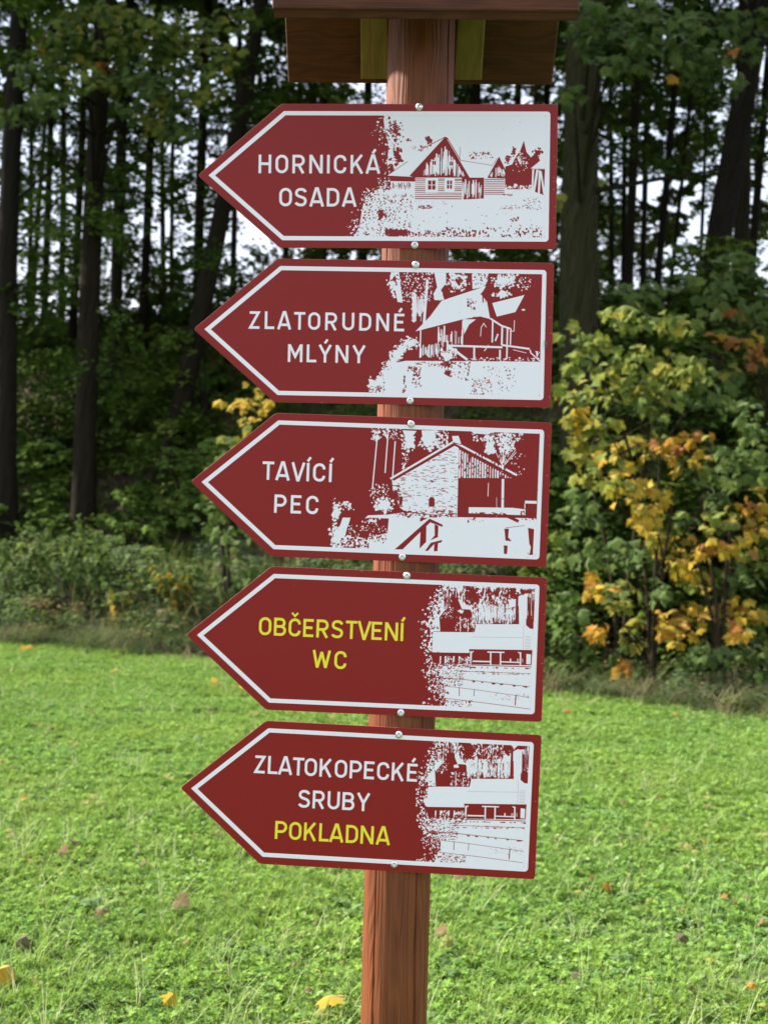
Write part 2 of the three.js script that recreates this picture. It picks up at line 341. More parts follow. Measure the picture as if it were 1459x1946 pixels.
// shrubs on the bank and along its crest
function shrub(name, label, group, x, z, r, h, n, colors, fine, category = 'shrub') {
  const o = thing(name, label, category, group, V(x, ground(x, z) - 0.05, z)), list = [];
  for (let i = 0; i < 4; i++) { const a = rr(0, 6.28), e = V(Math.cos(a) * r * 0.6, h * rr(0.6, 0.9), Math.sin(a) * r * 0.6); mesh('stem', limb([V(0, 0, 0), V(e.x * 0.3, e.y * 0.5, e.z * 0.3), e], 0.022, 0.006, 6, 6), twigMat, o); }
  for (let i = 0; i < n / 4; i++) {
    const a = rr(0, 6.283), v = rr(0, 1), q = Math.sqrt(Math.max(0, 1 - v * v * 0.8)) * Math.pow(rnd(), 0.4);
    list.push([turned(V(Math.cos(a) * q * r, 0.15 + (h - 0.35) * v * Math.pow(rnd(), 0.3), Math.sin(a) * q * r), rr(0.7, 1.15)), pick(colors)]);
  }
  instances('foliage', pick(fine ? fineClumps : shrubClumps), tintedMatte, list, o);
  return o;
}

for (const [px, py, depth, r, h, n] of [[40, 640, 22, 1.2, 1.6, 60], [130, 700, 21, 1.1, 1.3, 60], [260, 690, 21.5, 1.2, 1.5, 60], [330, 640, 22, 1.1, 1.6, 60], [400, 620, 21, 1.2, 2.0, 70], [70, 560, 25, 1.2, 2.2, 70], [200, 560, 26, 1.2, 1.6, 50], [330, 560, 26, 1.2, 2.1, 60], [470, 560, 24, 1.3, 2.4, 80], [30, 760, 19.5, 1, 0.8, 30], [250, 820, 18.5, 1, 0.6, 26], [360, 760, 19, 1.2, 1.4, 70], [120, 860, 18, 1, 0.6, 26], [340, 880, 17.5, 1, 0.6, 26], [560, 620, 22, 1.3, 2.2, 70], [700, 600, 23, 1.3, 2.4, 70], [900, 600, 22, 1.3, 2.4, 70], [1000, 600, 20, 1.2, 2.2, 70]]) {
  const p = at(px, py, depth);
  shrub('woodland_shrub', 'dark green shaded shrub growing under the trees of the bank', 'shaded shrubs on the wooded bank', p.x, p.z, r, h, n, leafTones, rnd() < 0.5);
}
for (const [px, depth, r, h, n] of [[1190, 16.5, 1.0, 2.9, 110], [1290, 17, 1.1, 3.1, 120], [1390, 16, 1.1, 3.3, 130], [1440, 15, 1.0, 2.7, 110], [1100, 15, 0.8, 2.0, 80], [1340, 14.5, 1.1, 2.5, 120], [1230, 14.2, 1.0, 2.3, 110], [1420, 13.4, 0.9, 2.2, 100], [1130, 13.8, 0.8, 1.9, 90]]) {
  const p = at(px, 900, depth);
  shrub('dark_shrub', 'dense dark green shrub crowding behind the yellowing maples', 'dark shrubs behind the yellowing maples', p.x, p.z, r, h, n, leafTones, false);
}
// yellowing maple saplings on the lawn's edge
function sapling(label, basePx, depth, list, dz = 0.5) {
  const b = at(basePx, 1250, depth), base = V(b.x, ground(b.x, b.z) - 0.04, b.z), o = thing('maple_sapling', label, 'sapling', null, base);
  const c = sproutClusters(list, () => depth + rr(-dz, dz * 0.6), 0.065, 0.13, 1.75);
  const stems = [];
  for (let i = 0; i < 3; i++) { const e = V(rr(-0.35, 0.35), rr(1.4, 2.2), rr(-0.5, 0)); stems.push(e); mesh('stem', limb([V(0, 0, 0), V(e.x * 0.3, e.y * 0.5, e.z * 0.4), e], 0.026, 0.01, 7, 8), twigMat, o); }
  for (const p of c.centres) {
    const e = p.clone().sub(base), st = pick(stems), s = st.clone().multiplyScalar(THREE.MathUtils.clamp((e.y - 0.35) / st.y, 0.12, 0.95));
    mesh('branch', limb([s, s.clone().lerp(e, 0.5).add(V(0, 0.12, 0)), e], 0.009, 0.003, 5, 6), twigMat, o);
  }
  leafyThing(o, c.leaves);
}
const GL = ['turning', 'turning', 'lime'];
sapling('maple sapling with fresh green top and yellowing skirts beside the middle signs', 1180, 12.8, [
  [1110, 640, 50, 24, GL], [1200, 602, 62, 28, GL], [1290, 612, 50, 24, GL], [1130, 690, 62, 28, GL], [1222, 682, 70, 34, GL], [1310, 702, 60, 28, GL], [1080, 742, 40, 28, GL], [1150, 742, 60, 28, GL], [1252, 732, 70, 34, GL], [1342, 742, 50, 34, 'green'], [1382, 772, 30, 20, 'green'], [1092, 790, 34, 28, ['lime', 'yellow']], [1240, 775, 42, 24, GL], [1132, 802, 40, 28, GL],
  [1110, 842, 40, 34, 'lime'], [1200, 852, 40, 28, ['lime', 'yellow']], [1300, 868, 40, 28, ['lime', 'yellow', 'orange']], [1160, 880, 40, 28, ['lime', 'yellow']], [1225, 838, 34, 22, ['yellow', 'lime']], [1262, 842, 28, 20, 'orange'], [1112, 900, 30, 24, 'lime'], [1332, 828, 26, 18, ['orange', 'lime']]]);
sapling('low maple sapling with hanging clusters of yellow leaves below a green one', 1240, 12.3, [
  [1172, 930, 36, 28, ['yellow', 'lime']], [1232, 930, 32, 34, 'yellow'], [1226, 975, 30, 28, 'yellow'], [1232, 1004, 24, 20, ['yellow', 'lime']], [1272, 1044, 40, 34, ['yellow', 'lime']], [1346, 1040, 34, 24, ['yellow', 'orange']], [1318, 1100, 34, 20, ['yellow', 'lime']], [1290, 1072, 30, 20, 'yellow'], [1126, 1112, 28, 24, ['orange', 'yellow']], [1135, 1186, 20, 18, 'orange'], [1172, 1262, 26, 20, 'orange'],
  [1150, 1045, 52, 30, 'green'], [1082, 1052, 42, 30, 'green'], [1202, 1052, 40, 30, 'green'], [1102, 962, 40, 40, 'green'], [1082, 1152, 30, 30, 'green'], [1180, 1130, 34, 28, ['green', 'lime']], [1200, 1200, 34, 26, ['lime', 'green']], [1320, 985, 34, 24, ['lime', 'green']], [1250, 1120, 24, 20, 'green']]);
sapling('orange and gold leaved maple sapling at the edge of the lawn', 1370, 12.1, [
  [1422, 978, 34, 40, ['orange', 'yellow', 'yellow']], [1412, 1040, 26, 24, ['orange', 'yellow', 'yellow']], [1280, 1168, 50, 28, ['orange', 'yellow', 'yellow']], [1350, 1164, 34, 26, ['orange', 'yellow', 'yellow']], [1420, 1152, 34, 28, ['orange', 'yellow', 'yellow']], [1290, 1200, 42, 24, ['orange', 'yellow', 'yellow']], [1412, 1192, 26, 20, ['orange', 'yellow', 'yellow']], [1455, 1000, 18, 20, ['orange', 'yellow', 'yellow']], [1400, 882, 50, 40, 'green'], [1432, 805, 30, 56, 'green'], [1352, 930, 42, 30, 'green'], [1400, 1100, 36, 26, 'green'], [1432, 930, 14, 10, 'yellow'], [1350, 1240, 40, 20, 'green'], [1430, 1240, 34, 24, 'green'], [1375, 985, 30, 24, ['green', 'lime']]]);
sapling('maple sapling with orange tinged upper leaves under the leaning trunk', 1440, 14, [
  [1372, 645, 30, 12, 'orange'], [1422, 652, 40, 14, ['orange', 'yellow']], [1442, 682, 26, 16, 'orange'], [1400, 592, 32, 10, ['orange', 'green']], [1388, 582, 14, 8, 'orange'], [1380, 560, 60, 40, 'green', 0.8], [1440, 600, 30, 40, 'green'], [1340, 540, 50, 30, 'green'], [1410, 500, 50, 24, 'green'], [1400, 720, 30, 24, 'green'], [1230, 555, 60, 26, 'green', 0.8], [1380, 700, 20, 14, 'lime']]);
sapling('small maple sapling with gold crown behind the tall grass verge', 430, 14.6, [
  [450, 765, 32, 18, 'yellow'], [492, 772, 32, 24, 'yellow'], [470, 805, 26, 14, ['yellow', 'lime']], [440, 842, 32, 18, ['lime', 'green']], [420, 880, 34, 24, 'green'], [410, 970, 36, 38, ['green', 'green']], [442, 1012, 34, 24, ['green', 'green']], [400, 930, 30, 24, 'green'], [480, 740, 24, 14, ['yellow', 'lime']], [430, 1050, 30, 20, 'green'], [470, 1090, 26, 16, 'green']]);

// ground cover on the bank
{
  const list = [];
  while (list.length < 5200) {
    const x = rr(-9, 7), d = Math.pow(rnd(), 0.8) * 11 + 0.9, z = edgeZ(x) - d / 0.86;
    if (Math.abs(x) > 0.34 * -z + 0.5) continue;
    list.push([leafMatrix(V(x, ground(x, z) + rr(0.02, 0.28), z), V(rr(-0.5, 0.5), 1, rr(0, 0.9)), V(rr(-1, 1), rr(-0.3, 0.4), rr(-1, 1)), rr(0.35, 0.7)), pick([...leafTones, ...leafTones, rgb(0.12, 0.08, 0.04)])]);
  }
  instances('bramble_undergrowth', fineSprays[0], tintedMatte, list, null, 'low dark brambles and herbs covering the wooded bank', 'undergrowth');
}
// tall rough grass and weeds along the lawn's edge
function grassTuft(n, radius, len, width, seed, arch = 1) {
  const r = lcg(seed), q = (a, b) => a + (b - a) * r(), p = [];
  for (let i = 0; i < n; i++) {
    const a = q(0, 6.283), k = Math.sqrt(r()) * radius, b = V(Math.cos(a) * k, 0, Math.sin(a) * k), az = q(0, 6.283), l = len * q(0.55, 1.1), lean = q(0.1, 0.7) * arch, w = width * q(0.6, 1.2);
    const d = V(Math.cos(az), 0, Math.sin(az)), side = V(-d.z, 0, d.x).multiplyScalar(w / 2), pts = [0, 0.4, 0.75, 1].map((t) => b.clone().addScaledVector(d, l * lean * t * t).add(V(0, l * t * (1 - 0.35 * lean * t), 0)));
    for (let j = 0; j < 3; j++) {
      const w0 = 1 - j * 0.28, w1 = j === 2 ? 0 : 1 - (j + 1) * 0.28, A = pts[j], B = pts[j + 1];
      const a0 = A.clone().addScaledVector(side, w0), a1 = A.clone().addScaledVector(side, -w0), b0 = B.clone().addScaledVector(side, w1), b1 = B.clone().addScaledVector(side, -w1);
      p.push(...a0.toArray(), ...a1.toArray(), ...b0.toArray()); if (w1) p.push(...a1.toArray(), ...b1.toArray(), ...b0.toArray());
    }
  }
  return tri(p);
}
const up = (x, z, s, sy = s) => new THREE.Matrix4().makeRotationY(rr(0, 6.283)).scale(V(s, sy, s)).setPosition(x, ground(x, z) - 0.01, z);
const bladeMat = leafMaterial(rgb(1, 1, 1), { roughness: 1, specularIntensity: 0.3, transmission: 0.35 });
{
  const straw = [rgb(0.11, 0.15, 0.04), rgb(0.16, 0.18, 0.055), rgb(0.08, 0.12, 0.035), rgb(0.24, 0.2, 0.1), rgb(0.1, 0.15, 0.05)];
  const tone = (x, d) => straw[Math.floor(THREE.MathUtils.clamp(2.5 + 2.2 * noise2(x * 1.4, d * 2) + rr(-1.4, 1.4), 0, 4.99))];
  const tall = [], low = [];
  while (tall.length < 1300) { const x = rr(-8.5, 0.6), d = rr(0.05, 1.9), z = edgeZ(x) - d / 0.86; tall.push([up(x, z, rr(0.7, 1.2), rr(0.6, 1.3) * (0.45 + 0.6 * smooth(0.1, 1.0, d)) * (0.75 + 0.45 * noise2(x * 1.1, 8))), tone(x, d)]); }
  while (low.length < 2400) { const x = rr(-8, 6), d = rr(-0.1, 1.1) - 0.35 * Math.pow(rnd(), 3) * (1 + noise2(rnd() * 9, 2)), z = edgeZ(x) - d / 0.86; low.push([up(x, z, rr(0.5, 0.9), rr(0.2, 0.5)), tone(x, d)]); }
  instances('tall_grass', grassTuft(22, 0.13, 0.95, 0.014, 41, 1.5), bladeMat, tall, null, 'tall rough olive grass between the lawn and the wood', 'grass');
  instances('verge_grass', grassTuft(22, 0.14, 0.7, 0.011, 42, 1.5), bladeMat, low, null, 'low rough dry grass fringing the edge of the lawn', 'grass');
}
{ // leafy herbs among the grass
  const list = [], tones = [rgb(0.085, 0.14, 0.035), rgb(0.06, 0.105, 0.03), rgb(0.11, 0.16, 0.035), rgb(0.15, 0.12, 0.05), rgb(0.17, 0.18, 0.04)], small = clump(130, 0.42, 0.055, 31);
  while (list.length < 900) {
    const x = rr(-8, 6), d = rr(0.1, 2.2), z = edgeZ(x) - d / 0.86, k = x < 1 ? 1 : 0.4, q = noise2(x * 0.9 + 5, d * 1.2);
    if (q < rr(-0.6, 0.3)) continue;
    list.push([turned(V(x, ground(x, z) + rr(0.04, 0.75) * k * smooth(-0.1, 1.2, d), z), rr(0.5, 1.05) * (0.6 + 0.4 * k), 0.5), tones[Math.floor(THREE.MathUtils.clamp(2 + 2 * noise2(x * 2.1, d * 2.4) + rr(-1.2, 1.2), 0, 4.99))]]);
  }
  instances('verge_herbs', small, tinted, list, null, 'tangled small leaved herbs between the lawn and the wood', 'herbs');
}
function weed(label, px, depth, h, kind) {
  const b = at(px, 1150, depth), o = thing('weed_plant', label, 'weed', 'leafy weeds in the verge', V(b.x, ground(b.x, b.z) - 0.02, b.z));
  for (let s = 0; s < 4; s++) {
    const e = V(rr(-0.3, 0.3), h * rr(0.75, 1.05), rr(-0.15, 0.15));
    mesh('stem', limb([V(0, 0, 0), V(e.x * 0.3, e.y * 0.5, e.z * 0.3), e], 0.006, 0.002, 5, 6), twigMat, o);
    for (let i = 0; i < 22; i++) {
      const t = rr(0.15, 1), p = V(e.x * t * t, e.y * t, e.z * t * t), a = rr(0, 6.283);
      const l = mesh('leaf', leafB, pick(palette[pick(kind)]), o), m = leafMatrix(p, V(Math.cos(a) * 0.6, 0.8, Math.sin(a) * 0.6 + 0.3), V(Math.cos(a), -0.2, Math.sin(a)), rr(0.06, 0.12));
      m.decompose(l.position, l.quaternion, l.scale); l.scale.x *= 0.6;
    }
  }
}
for (const [px, depth, h] of [[30, 15.9, 1.15], [70, 16, 1.25], [110, 16.1, 1.2], [190, 15.6, 1.3], [215, 15.9, 1.05], [245, 15.4, 0.9], [150, 15.8, 1.0], [300, 15.4, 0.85], [400, 14.9, 0.8], [450, 14.6, 0.8]])
  weed('leafy green weed standing in the tall grass of the verge', px, depth, h, ['green', 'green', 'green', 'green']);
for (const [px, depth, h] of [[232, 15.3, 0.75], [335, 15.1, 0.95], [345, 15, 0.8], [320, 15, 0.85]])
  weed('yellow leaved weed standing in the tall grass of the verge', px, depth, h, ['lime', 'yellow', 'green']);
for (const [px, depth, h] of [[1085, 12.4, 0.5], [1110, 12.6, 0.55], [1150, 12.4, 0.4], [1250, 12.2, 0.35], [1330, 12, 0.4], [1420, 11.7, 0.35], [1065, 12.3, 0.35]])
  weed('low green weed in the verge below the yellowing maples', px, depth, h, ['green', 'green', 'green']);

// ---------------------------------------------------------------- the lawn: clover and grass
function lawnTile(seed, size, blades, clovers) {
  const r = lcg(seed), q = (a, b) => a + (b - a) * r(), p = [], col = [], k = new THREE.Color();
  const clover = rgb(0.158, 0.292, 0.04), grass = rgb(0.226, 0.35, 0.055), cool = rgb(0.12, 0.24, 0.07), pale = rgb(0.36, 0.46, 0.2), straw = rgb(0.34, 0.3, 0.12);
  const tint = (x, z, g) => { const n = noise2(x * 7 + seed * 9, z * 7); k.copy(clover).lerp(grass, THREE.MathUtils.clamp(g + 0.4 * n + q(-0.3, 0.3), 0, 1)); if (r() < 0.1) k.lerp(cool, 0.8); if (r() < 0.015) k.lerp(straw, 0.8); if (r() < 0.07) k.lerp(pale, q(0.4, 0.9)); k.multiplyScalar(q(0.74, 1.24)); };  // the pale share paints glints and leaf-top sheen into the turf colour
  const push = (...v) => { p.push(...v); for (let i = 0; i < v.length; i += 3) col.push(k.r, k.g, k.b); };
  const hill = (x, z) => 0.7 + 0.5 * noise2(x * 9 + seed, z * 9 + 3);
  for (let i = 0; i < blades; i++) {
    const x = q(-0.5, 0.5) * size, z = q(-0.5, 0.5) * size, az = q(0, 6.283), l = q(0.03, 0.075) * hill(x, z), lean = q(0.2, 1.1), w = q(0.0012, 0.0026), sx = -Math.sin(az) * w, sz = Math.cos(az) * w;
    const mx = x + Math.cos(az) * l * lean * 0.3, mz = z + Math.sin(az) * l * lean * 0.3, ty = l * (1 - 0.4 * lean);
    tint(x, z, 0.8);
    push(x - sx, 0, z - sz, x + sx, 0, z + sz, mx + sx, ty * 0.6, mz + sz, x - sx, 0, z - sz, mx + sx, ty * 0.6, mz + sz, mx - sx, ty * 0.6, mz - sz, mx - sx, ty * 0.6, mz - sz, mx + sx, ty * 0.6, mz + sz, x + Math.cos(az) * l * lean, ty, z + Math.sin(az) * l * lean);
  }
  for (let i = 0; i < clovers; i++) {
    const x = q(-0.5, 0.5) * size, z = q(-0.5, 0.5) * size, c = V(x, q(0.014, 0.046) * hill(x, z), z), n = V(q(-0.7, 0.7), 1, q(-0.7, 0.7)).normalize(), t0 = q(0, 6.283), s = q(0.0045, 0.0095);
    if (noise2(x * 5 + seed * 3, z * 5) + q(-0.6, 0.6) < -0.45) continue;
    const u = V(1, 0, 0).addScaledVector(n, -n.x).normalize(), w = n.clone().cross(u);
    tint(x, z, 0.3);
    for (let j = 0; j < 3; j++) {
      const b = t0 + j * 2.094, d = u.clone().multiplyScalar(Math.cos(b)).addScaledVector(w, Math.sin(b)), e = u.clone().multiplyScalar(-Math.sin(b)).addScaledVector(w, Math.cos(b));
      const P = (f, g, h) => c.clone().addScaledVector(d, f * s).addScaledVector(e, g * s).addScaledVector(n, h * s).toArray();
      const o = P(0, 0, 0), l1 = P(0.7, -0.75, 0.2), r1 = P(0.7, 0.75, 0.2), tl = P(1.5, -0.5, 0.1), tr = P(1.5, 0.5, 0.1), m = P(1.45, 0, -0.1);
      push(...o, ...l1, ...m, ...l1, ...tl, ...m, ...o, ...m, ...r1, ...r1, ...m, ...tr);
    }
  }
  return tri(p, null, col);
}
{
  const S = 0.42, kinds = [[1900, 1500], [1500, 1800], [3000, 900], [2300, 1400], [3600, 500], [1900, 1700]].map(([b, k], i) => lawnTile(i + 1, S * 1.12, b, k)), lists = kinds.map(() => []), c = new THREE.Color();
  for (let z = -1; z > -19; z -= S) for (let x = -9 + rr(0, S); x < 9; x += S) {
    if (Math.abs(x) > 0.36 * -z + 0.9) continue;
    const X = x + rr(-0.04, 0.04), Z = z + rr(-0.04, 0.04);
    if (past(X, Z) > 0.05) continue;
    const patch = noise2(X * 0.5, Z * 0.5) + 0.5 * noise2(X * 1.3 + 40, Z * 1.3), kind = patch + rr(-0.5, 0.5) > 0 ? pick([0, 1, 3, 5]) : pick([2, 3, 4, 0]);
    c.setRGB(1 - 0.05 * patch, 1, 1 + 0.1 * patch).multiplyScalar(1 + 0.08 * noise2(X * 0.9 + 9, Z * 0.9) + rr(-0.03, 0.03));
    lists[kind].push([new THREE.Matrix4().makeRotationY(Math.floor(rr(0, 4)) * Math.PI / 2 + rr(-0.12, 0.12)).scale(V(1, rr(0.85, 1.15), 1)).setPosition(X, ground(X, Z) - 0.006, Z), c.clone()]);
  }
  const turfMat = leafMaterial(rgb(1, 1, 1), { roughness: 1, specularIntensity: 0.3, transmission: 0.35, vertexColors: true });
  const lawn = new THREE.Group(); lawn.name = 'lawn_grass'; lawn.userData = { label: 'short bright green mown lawn of clover and grass', category: 'grass', kind: 'stuff' }; scene.add(lawn);
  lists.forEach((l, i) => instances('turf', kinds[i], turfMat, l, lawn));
  console.log('turf tiles', lists.reduce((s, l) => s + l.length, 0));
  // broad-leaved rosettes scattered through the turf
  const rosette = clump(16, 0.07, 0.05, 71), weeds = [];
  while (weeds.length < 200) { const Z = -3.6 - Math.pow(rnd(), 1.1) * 10, X = rr(-1, 1) * (0.3 * -Z + 0.3); if (past(X, Z) < 0) weeds.push([turned(V(X, ground(X, Z) + 0.035, Z), rr(0.6, 1.2), 0.3), pick([rgb(0.1, 0.2, 0.04), rgb(0.16, 0.27, 0.05), rgb(0.13, 0.22, 0.07), rgb(0.24, 0.24, 0.06)])]); }
  instances('rosette', rosette, bladeMat, weeds, lawn);
  // longer single stalks standing out of the lawn
  const stalk = grassTuft(5, 0.03, 0.16, 0.0035, 61, 1.2), list = [];
  while (list.length < 1500) { const Z = -4 - Math.pow(rnd(), 1.2) * 10, X = rr(-1, 1) * (0.3 * -Z + 0.3); if (past(X, Z) < 0) list.push([up(X, Z, rr(0.7, 1.3)), pick([rgb(0.26, 0.38, 0.06), rgb(0.32, 0.42, 0.12), rgb(0.45, 0.5, 0.25)])]); }
  instances('grass_stalks', stalk, bladeMat, list, null, 'longer pale grass stalks standing out of the lawn', 'grass');
}

// ---------------------------------------------------------------- the signpost
const RED = 'rgb(139,31,27)', WHITE = 'rgb(240,237,242)', YELLOW = 'rgb(240,228,58)';
function woodMap(seed, dark, light, w = 512, h = 1024, cross = 26) {
  const n = createNoise2D(lcg(seed)), n3 = createNoise3D(lcg(seed + 1));
  return [0, 1].map((bump) => dataMap(w, h, (u, v) => {
    const a = u * 6.2832, ca = Math.cos(a), sa = Math.sin(a), V6 = v * 6.2832;
    const warp = 0.22 * n3(ca * 1.3, sa * 1.3, Math.sin(V6) * 0.9) + 0.1 * n3(ca * 2, sa * 2 + 5, Math.cos(V6) * 1.6);
    const g = Math.sin((u + warp * 0.35) * cross * 6.2832 * 1 + 2 * n3(ca, sa, Math.sin(V6)));
    const fib = n3(ca * 26, sa * 26, Math.sin(V6) * 1.2) * 0.5 + 0.5, fine = n3(ca * 75, sa * 75, Math.cos(V6) * 4) * 0.5 + 0.5;
    const blot = n3(ca * 1.4 + 9, sa * 1.4, Math.cos(V6) * 2.2) * 0.5 + 0.5;
    let k = 0.26 * (g * 0.5 + 0.5) + 0.34 * fib + 0.34 * fine + 0.28 * blot - 0.1;
    if (bump) { k = 0.45 * (g * 0.5 + 0.5) + 0.35 * fib + 0.2 * fine; return [k, k, k]; }
    return [0, 1, 2].map((c) => toS(Math.max(0.002, dark[c] + (light[c] - dark[c]) * k)));
  }, !bump));
}
const [stainMap, stainBump] = woodMap(31, [0.08, 0.018, 0.005], [0.25, 0.072, 0.02], 1024, 2048, 22);
const [roofMap, roofBump] = woodMap(35, [0.032, 0.008, 0.0025], [0.13, 0.034, 0.008], 512, 512, 12);
const [rawMap, rawBump] = woodMap(37, [0.14, 0.1, 0.026], [0.27, 0.19, 0.055], 256, 512, 8);
const stain = new THREE.MeshPhysicalMaterial({ map: stainMap, bumpMap: stainBump, bumpScale: 0.0014, roughness: 0.6, specularIntensity: 0.7 });
const roofWood = new THREE.MeshStandardMaterial({ map: roofMap, bumpMap: roofBump, bumpScale: 0.0012, roughness: 0.85 });
const rawWood = new THREE.MeshStandardMaterial({ map: rawMap, bumpMap: rawBump, bumpScale: 0.001, roughness: 0.8 });
const steel = new THREE.MeshStandardMaterial({ color: rgb(0.86, 0.86, 0.85), metalness: 1, roughness: 0.42 });
const plateEdge = new THREE.MeshStandardMaterial({ color: rgb(0.3, 0.06, 0.04), roughness: 0.5 });

const PX = 0.043, PZ = -2.6625, PR = 0.0595;
const post = thing('signpost', 'round red-brown wooden signpost with small roof and five arrow signs', 'signpost', null, V(PX, 0, PZ));
{ // the post: a round pole with long drying cracks
  const seg = 260, rings = 170, H = 2.46, pos = [], uv = [], idx = [];
  const cracks = [[-0.72, -0.1, 0.95, 0.026, 0.007], [0.62, -0.1, 1.25, 0.024, 0.007], [-0.35, 0.2, 0.7, 0.016, 0.003], [0.95, 1.9, 2.5, 0.03, 0.008], [-0.95, 1.2, 2.3, 0.016, 0.004], [0.3, 0.3, 0.62, 0.014, 0.003], [1.1, 0.4, 1.3, 0.018, 0.004], [2.6, 0.2, 2.2, 0.03, 0.01], [-0.55, 1.95, 2.25, 0.018, 0.003]];
  for (let j = 0; j <= rings; j++) {
    const y = -0.3 + (H + 0.3) * j / rings;
    for (let i = 0; i <= seg; i++) {
      const a = i / seg * Math.PI * 2, t = a > Math.PI ? a - 2 * Math.PI : a;   // 0 faces the camera side (+z)
      let r = PR + 0.0009 * noise3(Math.cos(a) * 0.9, Math.sin(a) * 0.9, y * 1.1) + 0.00035 * noise3(Math.cos(a) * 14, Math.sin(a) * 14, y * 2);
      for (const [c, y0, y1, w, d] of cracks) {
        const o = t - c - 0.05 * noise2(y * 1.6, c * 9) - 0.012 * noise2(y * 9, c * 5), k = smooth(y0, y0 + 0.15, y) * (1 - smooth(y1 - 0.2, y1, y));
        r -= d * k * Math.max(0, 1 - Math.abs(o) / (w * (0.5 + 0.5 * k)));
      }
      pos.push(Math.sin(a) * r, y, Math.cos(a) * r); uv.push(i / seg, y * 0.55);
    }
  }
  for (let j = 0; j < rings; j++) for (let i = 0; i < seg; i++) { const a = j * (seg + 1) + i, b = a + seg + 1; idx.push(a, a + 1, b, a + 1, b + 1, b); }
  const top = pos.length / 3; pos.push(0, H, 0); uv.push(0.5, 0.5);
  for (let i = 0; i < seg; i++) idx.push(top, rings * (seg + 1) + i, rings * (seg + 1) + i + 1);
  const g = new THREE.BufferGeometry();
  g.setAttribute('position', new THREE.Float32BufferAttribute(pos, 3)); g.setAttribute('uv', new THREE.Float32BufferAttribute(uv, 2)); g.setIndex(idx); g.computeVertexNormals();
  mesh('post', g, stain, post);
}
function plank(w, h, d, seed) {   // a chamfered board, grain along x
  const b = 0.003, s = new THREE.Shape(), x = w / 2 - b, y = h / 2 - b;
  s.moveTo(-x, -y); s.lineTo(x, -y); s.lineTo(x, y); s.lineTo(-x, y); s.closePath();
  const g = new THREE.ExtrudeGeometry(s, { depth: d - 2 * b, bevelEnabled: true, bevelThickness: b, bevelSize: b, bevelSegments: 2, steps: 1 });
  g.translate(0, 0, -d / 2 + b);
  const p = g.attributes.position, u = g.attributes.uv;
  for (let i = 0; i < p.count; i++) u.setXY(i, (p.getY(i) + p.getZ(i)) * 3 + seed * 0.37, p.getX(i) * 1.1 + seed * 0.61);
  return g;
}
{ // the little gabled roof
  const RX = 0.003, L = 0.505, A = THREE.MathUtils.degToRad(40), ZE = 0.186, YE = 2.31;
  const roof = new THREE.Group(); roof.name = 'roof'; post.add(roof);
  const tilt = 0.018; roof.rotation.z = tilt; roof.position.set(RX + 2.33 * Math.sin(tilt), 0, 0);
  const slope = (side, from, to, thick, w, name, mat, x, lift, seed) => {   // a board lying along the slope between two distances from the eave
    const m = mesh(name, plank(name === 'rafter' ? to - from : w, name === 'rafter' ? w : to - from, thick, seed), mat, roof), mid = (from + to) / 2;
    const o = V(0, Math.sin(A), -Math.cos(A) * side), n = V(0, Math.cos(A), Math.sin(A) * side);
    const p = V(x, YE, ZE * side).addScaledVector(o, mid).addScaledVector(n, lift + thick / 2);
    const X = V(1, 0, 0), Y = o.clone(), Z = X.clone().cross(Y);
    const basis = name === 'rafter' ? new THREE.Matrix4().makeBasis(Y, X, Y.clone().cross(X)) : new THREE.Matrix4().makeBasis(X, Y, Z);
    m.applyMatrix4(basis.setPosition(p));
    return m;
  };
  const S = ZE / Math.cos(A);
  slope(-1, 0, S + 0.012, 0.018, L, 'roof_board', roofWood, 0, 0, 2);
  slope(1, 0.004, 0.12, 0.018, L, 'roof_board', roofWood, 0, 0, 3);
  slope(1, 0.1215, S - 0.004, 0.018, L, 'roof_board', roofWood, 0, 0, 4);
  for (const side of [-1]) for (const x of [-0.088, 0.09]) slope(side, 0.03, S - 0.022, 0.03, 0.05, 'rafter', rawWood, x, -0.0305, 5 + x * 20 + side);
  const fascia = mesh('fascia_board', plank(L + 0.004, 0.062, 0.018, 9), roofWood, roof);
  fascia.position.set(0, 2.324 + 0.031, ZE + 0.004);
  const ridge = mesh('ridge_cap', plank(L + 0.02, 0.07, 0.012, 11), roofWood, roof);
  ridge.position.set(0, YE + ZE * Math.tan(A) + 0.034, 0); ridge.rotation.x = -Math.PI / 2;
}
